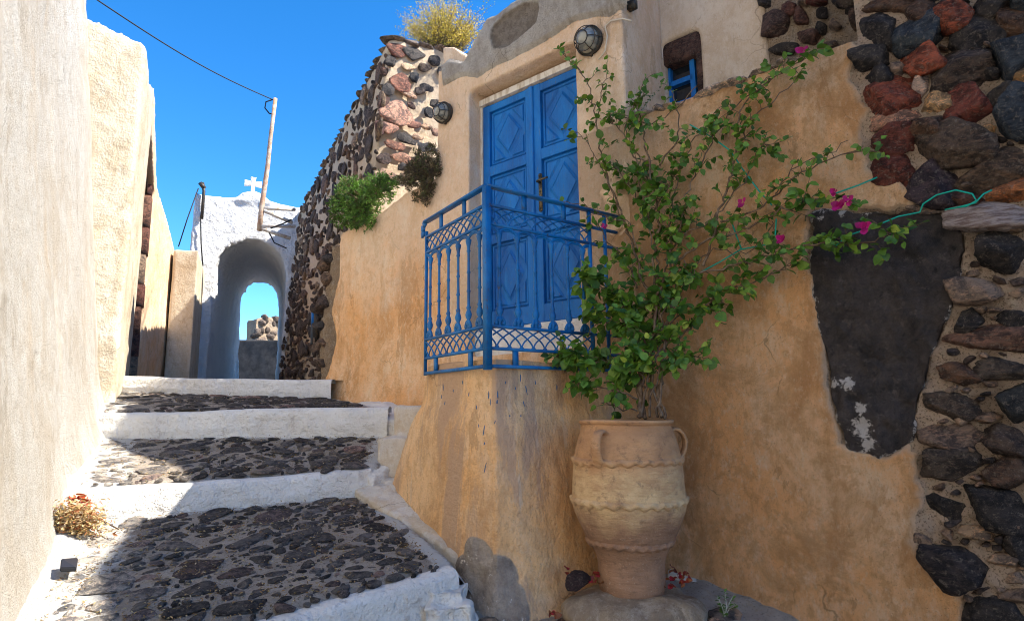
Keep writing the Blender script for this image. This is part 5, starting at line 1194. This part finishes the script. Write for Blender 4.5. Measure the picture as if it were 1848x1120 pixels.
def branch(pts, r0, r1, dens=1.0, tw=(.05, .15), lsz=(.042, .072), t0=0.0, bare=False, jit=.012):
    P3 = [W.at(px, py, h) for px, py, h in pts]
    # smooth resample
    out = []
    for i in range(len(P3)-1):
        p0 = P3[max(i-1, 0)]; p1 = P3[i]; p2 = P3[i+1]; p3 = P3[min(i+2, len(P3)-1)]
        m_ = max(3, int((p2-p1).length/.035))
        for k in range(m_):
            t = k/m_; out.append(.5*((2*p1) + (p2-p0)*t + (2*p0-5*p1+4*p2-p3)*t*t + (3*p1-p0-3*p2+p3)*t*t*t))
    out.append(P3[-1]); n = len(out)
    out = [p + Vector(r.normal(size=3)*jit*(.2 if i == 0 else 1)*.6) for i, p in enumerate(out)]
    rad = [r0 + (r1-r0)*(i/(n-1)) for i in range(n)]; stem.tube(out, rad, 7)
    if bare: return
    for i in range(1, n):
        if i/(n-1) < t0: continue
        cnt = r.poisson(.92*dens)
        for _ in range(cnt):
            o = out[i]; a = (out[i]-out[i-1]).normalized()
            d = (Vector(r.normal(size=3)) + a*.9 + Vector((0, 0, .5)) + NW*.45).normalized()
            Lt = r.uniform(*tw); m_ = max(2, int(Lt/.026)); pt = [o]
            for k in range(m_): d = (d + Vector(r.normal(size=3))*.16 + Vector((0, 0, -.05))).normalized(); pt.append(pt[-1] + d*Lt/m_)
            pt = [p + NW*max(0, .03-((p-W.o).dot(NW))) for p in pt]
            stem.tube(pt, np.linspace(max(.0022, r1*.6), .0013, len(pt)), 5, cap=False)
            for k in range(1, len(pt)):
                for _2 in range(2 if r.random() < .35 or k == len(pt)-1 else 1):
                    dd = Vector(r.normal(size=3)) + d*.8 + NW*.35 + Vector((0, 0, -.35)); nn = Vector(r.normal(size=3))*.55 + NW*.7 + Vector((0, 0, .9))
                    LO.append(pt[k][:]); LD_.append(dd.normalized()[:]); LNm.append(nn.normalized()[:]); LL.append(r.uniform(*lsz)*r.uniform(.75, 1.2)*(.75 if k == len(pt)-1 else 1))
                    LC.append(greens[r.choice(5, p=gp)]*r.uniform(.75, 1.3))
# main trunks from the jar
branch([(1152, 752, .50), (1160, 690, .42), (1168, 620, .30), (1182, 540, .20), (1180, 470, .16), (1190, 400, .14), (1176, 320, .12), (1160, 240, .12), (1150, 190, .12)], .013, .004, .95, t0=.22)
branch([(1195, 752, .50), (1188, 700, .42), (1205, 600, .28), (1212, 500, .18), (1210, 400, .14), (1222, 320, .13)], .012, .004, .75, t0=.2)
branch([(1165, 755, .48), (1150, 680, .42), (1180, 600, .32), (1190, 520, .22), (1250, 450, .16), (1330, 420, .13), (1400, 385, .12), (1460, 365, .12), (1540, 352, .12)], .012, .0035, 1.5, t0=.2)
branch([(1205, 560, .24), (1250, 500, .18), (1330, 478, .16), (1400, 458, .15), (1470, 440, .15), (1540, 438, .16), (1590, 432, .17), (1612, 422, .18)], .008, .003, 1.35, lsz=(.038, .062))
branch([(1205, 650, .34), (1250, 580, .22), (1300, 530, .17), (1370, 505, .15), (1425, 478, .15)], .008, .003, 1.4)
branch([(1300, 400, .13), (1365, 380, .12), (1400, 350, .12), (1450, 310, .12), (1520, 282, .12), (1580, 272, .12)], .006, .0025, 1.0, tw=(.04, .10), lsz=(.035, .055))
branch([(1400, 350, .12), (1440, 300, .12), (1480, 285, .12), (1530, 258, .12)], .004, .002, .5, tw=(.03, .08), lsz=(.032, .05))
branch([(1270, 480, .15), (1300, 380, .13), (1325, 290, .12), (1335, 200, .12), (1370, 160, .12), (1415, 130, .11), (1455, 98, .11)], .009, .003, .6, lsz=(.035, .06))
branch([(1325, 290, .12), (1355, 215, .12), (1400, 180, .12), (1450, 130, .11)], .005, .0025, .8, tw=(.04, .1), lsz=(.033, .055))
branch([(1222, 420, .14), (1245, 340, .13), (1290, 250, .12), (1330, 190, .12), (1390, 135, .10)], .006, .003, 1.2, lsz=(.035, .06))
branch([(1180, 380, .13), (1215, 320, .12), (1250, 260, .12), (1290, 205, .12)], .005, .003, .85, lsz=(.035, .06))
branch([(1180, 560, .22), (1150, 470, .14), (1120, 380, .10), (1090, 300, .10), (1075, 220, .10), (1065, 160, .10), (1040, 120, .10), (1018, 98, .11)], .009, .003, .48, lsz=(.038, .062))
branch([(1140, 440, .12), (1110, 360, .10), (1085, 300, .12), (1050, 245, .16), (1035, 240, .16)], .005, .002, .42, tw=(.04, .1), lsz=(.035, .058))
branch([(1075, 230, .10), (1085, 170, .10), (1095, 125, .10)], .004, .002, .6, tw=(.03, .09), lsz=(.035, .055))
branch([(1170, 330, .12), (1130, 250, .11), (1140, 200, .10), (1165, 140, .10)], .006, .003, .62, lsz=(.035, .058))
branch([(1170, 300, .12), (1100, 210, .10), (1140, 218, .10), (1195, 215, .10), (1260, 150, .10)], .005, .003, .32, lsz=(.035, .055))
branch([(1180, 420, .14), (1145, 350, .12), (1110, 300, .10)], .006, .003, 1.2)
branch([(1190, 300, .13), (1225, 240, .12), (1215, 170, .10)], .006, .003, .8, lsz=(.035, .055))
# denser skirts by the railing and over the jar
branch([(1165, 620, .34), (1130, 560, .30), (1090, 520, .32), (1068, 500, .34)], .007, .003, 3.4, lsz=(.05, .08), tw=(.05, .16))
branch([(1160, 640, .36), (1120, 590, .34), (1085, 580, .36), (1078, 560, .38)], .006, .003, 2.8, lsz=(.05, .08))
branch([(1155, 690, .45), (1110, 660, .46), (1060, 650, .50), (1025, 640, .54)], .006, .003, 3.4, lsz=(.05, .08), tw=(.05, .13))
branch([(1150, 720, .48), (1100, 700, .50), (1060, 695, .54), (1030, 690, .56)], .006, .003, 3.0, lsz=(.05, .078), tw=(.04, .11))
branch([(1150, 740, .50), (1110, 735, .52), (1085, 722, .54)], .005, .003, .9, lsz=(.045, .07), tw=(.04, .09))
branch([(1165, 700, .46), (1140, 640, .42), (1130, 600, .40), (1125, 560, .32)], .006, .003, 1.5, lsz=(.05, .08))
branch([(1170, 720, .47), (1200, 660, .40), (1235, 640, .34), (1258, 642, .34)], .006, .003, 1.3, lsz=(.045, .07), tw=(.05, .12))
branch([(1180, 660, .40), (1200, 600, .30), (1230, 565, .24), (1290, 560, .18)], .006, .003, 1.1)
branch([(1150, 520, .22), (1130, 470, .16), (1100, 440, .18), (1080, 400, .22)], .006, .003, .95)
branch([(1160, 470, .16), (1130, 400, .14), (1100, 395, .22), (1060, 372, .30), (1010, 365, .34)], .005, .002, .42, tw=(.03, .09), lsz=(.03, .05))
branch([(1200, 470, .16), (1235, 420, .14), (1280, 400, .13), (1340, 330, .12), (1370, 270, .12), (1390, 262, .12)], .006, .003, .8, lsz=(.038, .06))
branch([(1210, 540, .20), (1260, 470, .15), (1300, 450, .14), (1350, 455, .13), (1400, 400, .13)], .005, .002, .25, tw=(.03, .08), lsz=(.032, .05))
# bare inner canes
for a_ in ([(1172, 752, .50), (1176, 640, .34), (1196, 520, .2), (1206, 420, .15)], [(1186, 752, .50), (1196, 640, .36), (1190, 520, .2), (1168, 400, .14), (1150, 300, .12)], [(1158, 752, .5), (1172, 660, .4), (1200, 560, .25), (1240, 470, .17)], [(1200, 755, .5), (1178, 690, .42), (1195, 590, .28), (1230, 540, .2)]):
    branch(a_, .008, .004, bare=True)
stem.build('stems', 'bark', bou)
ac = Acc(); leaves(ac, LO, LD_, LNm, LL, LC); fo = ac.build('foliage', 'leaf', bou)
for (px, py, h, rr0) in [(1450, 95, .12, .05), (1340, 368, .16, .045), (1515, 372, .17, .055), (1532, 362, .17, .04), (1503, 348, .17, .035), (1560, 410, .20, .055), (1408, 433, .18, .045), (1092, 407, .33, .03)]:
    a = Acc(); c = W.at(px, py, h); O = []; D_ = []; N_ = []; L_ = []; C_ = []
    for k in range(6):
        th = 2*math.pi*k/3 + (k//3)*.5; O.append((c + Vector(r.normal(size=3))*.006)[:]); d = UW*math.cos(th) + Vector((0, 0, math.sin(th))) + NW*r.uniform(.2, .9); D_.append(d[:]); N_.append((NW + Vector((0, 0, .3)))[:]); L_.append(rr0*.8*r.uniform(.8, 1.1)); C_.append(np.array((.50, .015, .21))*r.uniform(.7, 1.15))
    leaves(a, O, D_, N_, L_, C_, 1.15, .3, -.2); a.build('flower', 'petal', bou)

def bush(name, label, cat, blobs, h, base, cols, lsz, n, seed, wdt=.35, spread=.7, stemcol='bark'):
    t = thing(name, label, cat, tuple(base)); r = np.random.default_rng(seed); O = []; D_ = []; N_ = []; L_ = []; C_ = []; st = Acc()
    wts = np.array([b[2]**2 for b in blobs], float); wts /= wts.sum()
    for k in range(n):
        px, py, rr0 = blobs[r.choice(len(blobs), p=wts)]; c = W.at(px, py, h); R0 = rr0*c.y/FPX
        v = Vector(r.normal(size=3)).normalized(); q = R0*(r.uniform(.35, 1.12)); tip = c + Vector((v.x*q, v.y*q*.9, v.z*q))
        ax = (v + Vector(r.normal(size=3))*.35 + Vector((0, 0, .15))).normalized()
        if k % 9 == 0: st.tube([c.lerp(base, .3) if k % 3 == 0 else c, tip - ax*.02, tip], [.004, .003, .0015], 5, cap=False)
        cc = np.array(cols[r.integers(len(cols))])*r.uniform(.7, 1.3)
        for j in range(7):
            O.append((tip + Vector(r.normal(size=3))*.009)[:]); D_.append((ax + Vector(r.normal(size=3))*spread)[:]); N_.append(r.normal(size=3)); L_.append(r.uniform(*lsz)); C_.append(cc*r.uniform(.85, 1.2))
    st.build('stems', stemcol, t); a = Acc(); leaves(a, O, D_, N_, L_, C_, wdt, .5, .1); a.build('foliage', 'leaf', t)
bush('green_succulent', 'bright green trailing succulent bush hanging over the terrace wall top', 'bush', [(645, 362, 40), (682, 342, 30), (618, 385, 24), (655, 385, 30), (612, 362, 18), (700, 332, 18), (632, 340, 22), (636, 402, 14), (668, 402, 10)], .06, W.at(690, 370, -.1), [(.12, .24, .045), (.09, .19, .04), (.18, .32, .07), (.07, .14, .04), (.12, .15, .05)], (.02, .036), 1500, 3)
bush('dry_succulent', 'brown drying succulent drooping over the terrace wall by the left lamp pier', 'bush', [(765, 312, 26), (748, 305, 18), (784, 305, 15), (772, 338, 17), (768, 362, 8), (742, 330, 12), (758, 285, 14), (782, 285, 12), (778, 268, 8), (725, 325, 10), (750, 355, 7)], .05, W.at(765, 320, -.1), [(.10, .075, .055), (.14, .11, .07), (.075, .055, .05), (.12, .14, .06), (.20, .15, .09)], (.016, .03), 1000, 4, .35, .8)
# golden bush on the roof
t = thing('golden_bush', 'wispy yellow flowering bush growing on the roof behind the stone house corner', 'bush', tuple(W.at(800, 118, -1.1))); r = np.random.default_rng(8); st = Acc(); O = []; D_ = []; N_ = []; L_ = []; C_ = []
B0 = W.at(800, 118, -1.1)
for k in range(420):
    tx = 802 + r.normal()*38; ty = 34 + r.normal()*24 + abs(tx-800)*.22
    if k < 40: tx, ty = 742 + r.normal()*9, 42 + r.normal()*10
    elif k < 70: tx, ty = 785+r.normal()*22, 6 + r.normal()*8
    elif k < 110: tx, ty = 850 + r.normal()*12, 48 + r.normal()*12
    tip = W.at(tx, ty, -1.05 + r.normal()*.18); b = B0 + Vector((r.normal()*.10, r.normal()*.08, 0)); mid = b.lerp(tip, .55) + Vector((0, 0, .06)) + Vector(r.normal(size=3))*.03
    st.tube([b, mid, tip], [.0035, .0022, .001], 4, cap=False)
    col = np.array([(.62, .42, .05), (.50, .36, .07), (.34, .28, .06), (.70, .50, .10)][r.integers(4)])
    for j in range(34):
        q = r.uniform(.30, 1.03)**.8; p = (b.lerp(mid, q*2) if q < .5 else mid.lerp(tip, q*2-1)) + Vector(r.normal(size=3))*.022
        dk = .45 + .55*min(1, q*1.3)
        O.append(p[:]); D_.append((r.normal(size=3) + np.array([0, 0, .6]))); N_.append(r.normal(size=3)); L_.append(r.uniform(.010, .020)); C_.append((col if q > .5 else np.array((.22, .20, .06)))*r.uniform(.8, 1.2))
st.build('stems', 'bark', t); a = Acc(); leaves(a, O, D_, N_, L_, C_, .8); a.build('foliage', 'leaf', t)

# green twine tied through the climber
def twine(label, pts, rr0=.0042):
    a = Acc(); a.tube([W.at(*q) for q in pts], rr0, 6); tag(a.build('green_twine', 'cord'), label, 'twine', 'green twine tying up the climber')
twine('green twine running diagonally down from the ledge through the upper leaves', [(1245, 225, .10), (1285, 248, .09), (1318, 272, .12), (1340, 305, .09), (1370, 345, .08), (1393, 370, .12)])
twine('green twine stretched along the lower branches with short tied drops', [(1175, 525, .24), (1240, 504, .14), (1300, 472, .10), (1337, 450, .10), (1380, 442, .10), (1398, 440, .12), (1401, 395, .12)])
twine('short green twine dropping to the forked knot between the branches', [(1322, 405, .12), (1330, 428, .10), (1338, 449, .10)])
twine('green twine end nailed to the plaster above the black slab', [(1583, 320, .02), (1550, 334, .05), (1505, 350, .12)])
twine('green twine looping over the rocks right of the black slab', [(1490, 442, .14), (1500, 438, .17), (1508, 444, .15), (1530, 425, .16), (1570, 412, .16), (1620, 391, .07), (1660, 383, .05), (1666, 368, .06), (1690, 352, .08), (1725, 343, .08), (1755, 350, .08), (1762, 362, .08), (1745, 372, .08), (1705, 378, .07), (1730, 374, .08), (1760, 366, .08), (1775, 350, .06), (1790, 343, .05)])

# ============================================================ SMALL THINGS ON THE STEPS
def patch_pt(lo, hi, x, y): a, b = lo; c, d = hi; return a.lerp(b, x).lerp(c.lerp(d, x), y)
r = np.random.default_rng(15); O = []; D_ = []; N_ = []; L_ = []; C_ = []
for lo, hi, n in ((R4, F3, 5200), (R3, F2, 3000), (R2, F1, 800)):
    for k in range(n):
        x, y = r.uniform(0, 1.04), r.uniform(.08, 1)
        if r.random() > .35 + .65*abs(math.sin(x*9+y*4)*math.cos(y*11-x*3)): continue
        p = patch_pt(lo, hi, x, y); O.append((p.x, p.y, p.z+r.uniform(.004, .014))); D_.append((r.normal(), r.normal(), r.normal()*.15)); N_.append((r.normal()*.3, r.normal()*.3, 1)); L_.append(r.uniform(.008, .022)); C_.append(np.array([(.36, .20, .08), (.48, .32, .16), (.20, .12, .06), (.55, .44, .30)][r.integers(4)])*r.uniform(.7, 1.2))
for k in range(2600):
    px = 148 + r.normal()*22; py = 942 + r.normal()*15; p = P(px, py, 3.42); q = abs(r.normal())
    O.append((p.x, p.y - r.uniform(0, .1), p.z + .02)); D_.append((r.normal(), r.normal(), r.normal()*.5)); N_.append(r.normal(size=3)); L_.append(r.uniform(.012, .030)); C_.append(np.array([(.55, .36, .18), (.68, .50, .30), (.40, .16, .08), (.60, .46, .32)][r.integers(4)])*r.uniform(.7, 1.2))
a = Acc(); leaves(a, O, D_, N_, L_, C_, .45, .3, .2); o = a.build('dry_leaf_litter', 'leaf'); tag(o, 'dry tan leaf litter caught between cobbles and heaped by the left wall', 'litter'); o['kind'] = 'stuff'
a = Acc(); O = []; D_ = []; N_ = []; L_ = []; C_ = []
for (px, py, Y) in [(1072, 1040, 3.42), (1076, 1052, 3.35), (1066, 1048, 3.4), (1214, 1030, 3.42), (1222, 1042, 3.38), (1232, 1036, 3.36), (1238, 1048, 3.34), (1228, 1056, 3.3), (1210, 1048, 3.4), (1206, 1060, 3.36), (1000, 1110, 3.3), (990, 1106, 3.32), (1026, 1035, 3.45)]:
    for k in range(3):
        p = P(px+r.normal()*3, py+r.normal()*3, Y); O.append(p[:]); D_.append((r.normal(), r.normal(), r.uniform(0, .8))); N_.append((r.normal(), r.normal()-.5, .8)); L_.append(r.uniform(.03, .045)); C_.append(np.array([(.40, .03, .05), (.30, .05, .04), (.35, .12, .05)][k])*r.uniform(.7, 1.2))
leaves(a, O, D_, N_, L_, C_, 1.0, .6, .3); o = a.build('fallen_petals', 'petal'); tag(o, 'crumpled dark red fallen bracts around the jar foot', 'petals'); o['kind'] = 'stuff'
def sprig(px, py, Y, n, hgt, label, cols=((.07, .16, .025), (.10, .20, .03))):
    t = thing('weed', label, 'weed', tuple(P(px, py, Y)), 'weeds in the joints'); st = Acc(); O = []; D_ = []; N_ = []; L_ = []; C_ = []; b = P(px, py, Y)
    for k in range(n):
        d = Vector((r.normal()*.5, r.normal()*.5, 1)).normalized(); pts = [b, b + d*hgt*.5, b + d*hgt*r.uniform(.7, 1.2) + Vector((r.normal(), r.normal(), 0))*.015]; st.tube(pts, [.002, .0016, .001], 4, cap=False)
        for j in range(8): q = r.uniform(.2, 1); O.append((b.lerp(pts[2], q))[:]); D_.append((r.normal(), r.normal(), .5)); N_.append((r.normal()*.4, r.normal()*.4, 1)); L_.append(r.uniform(.012, .024)); C_.append(np.array(cols[k % 2])*r.uniform(.8, 1.2))
    st.build('stems', 'leaf', t); a = Acc(); leaves(a, O, D_, N_, L_, C_, .8); a.build('foliage', 'leaf', t)
sprig(1308, 1112, 3.05, 7, .09, 'small green weed at the foot of the ochre wall right of the jar')
sprig(1226, 1118, 3.25, 5, .05, 'tiny green sprig in front of the jar pedestal stone')
sprig(585, 742, 5.15, 8, .03, 'low green weed at the right end of the upper cobbled tread')
sprig(1152, 208, 4.2, 12, .22, 'pale green spiky weed in the shaded corner beside the small blue window', ((.13, .17, .07), (.16, .20, .09)))
a = Acc(); p = P(125, 1017, 3.0); rr2 = [P(110, 1010, 2.98), P(141, 1008, 3.05), P(138, 1026, 2.94), P(108, 1027, 2.9)]
bm = bmesh.new(); zc2 = [q.z for q in rr2]; prism(bm, [(q.x, q.y) for q in rr2], [z-.012 for z in zc2], [z+.008 for z in zc2]); bmesh.ops.bevel(bm, geom=bm.edges[:], offset=.004, segments=2, affect='EDGES'); me = bpy.data.meshes.new('m'); bm.to_mesh(me); bm.free()
tag(link('crushed_box', me, 'plastic', smooth=False), 'small shiny black crushed box lying by the left wall', 'box')
bm = bmesh.new(); bmesh.ops.create_grid(bm, x_segments=14, y_segments=10, size=.5)
c = P(143, 905, 3.50)
for v in bm.verts:
    x, y = v.co.x, v.co.y; f_ = .022*math.sin(x*17+y*6) + .018*math.sin(y*23-x*7); v.co = c + Vector((x*.11, -y*.03 + f_, y*.08 + .014*math.sin(x*12)))
me = bpy.data.meshes.new('m'); bm.to_mesh(me); bm.free(); o = link('paper_wrapper', me, 'paper'); s_ = o.modifiers.new('s', 'SOLIDIFY'); s_.thickness = .0015; tag(o, 'crumpled red and white paper wrapper at the left end of the lower riser', 'wrapper')
a = Acc(); a.tube([P(166, 936, 3.5)+Vector((0, 0, .012)), P(190, 946, 3.42)+Vector((0, 0, .012)), P(214, 958, 3.36)+Vector((0, 0, .01))], [.006, .005, .003], 6); tag(a.build('dry_twig', 'bark'), 'short dry brown twig on the cobbles near the leaf heap', 'twig')
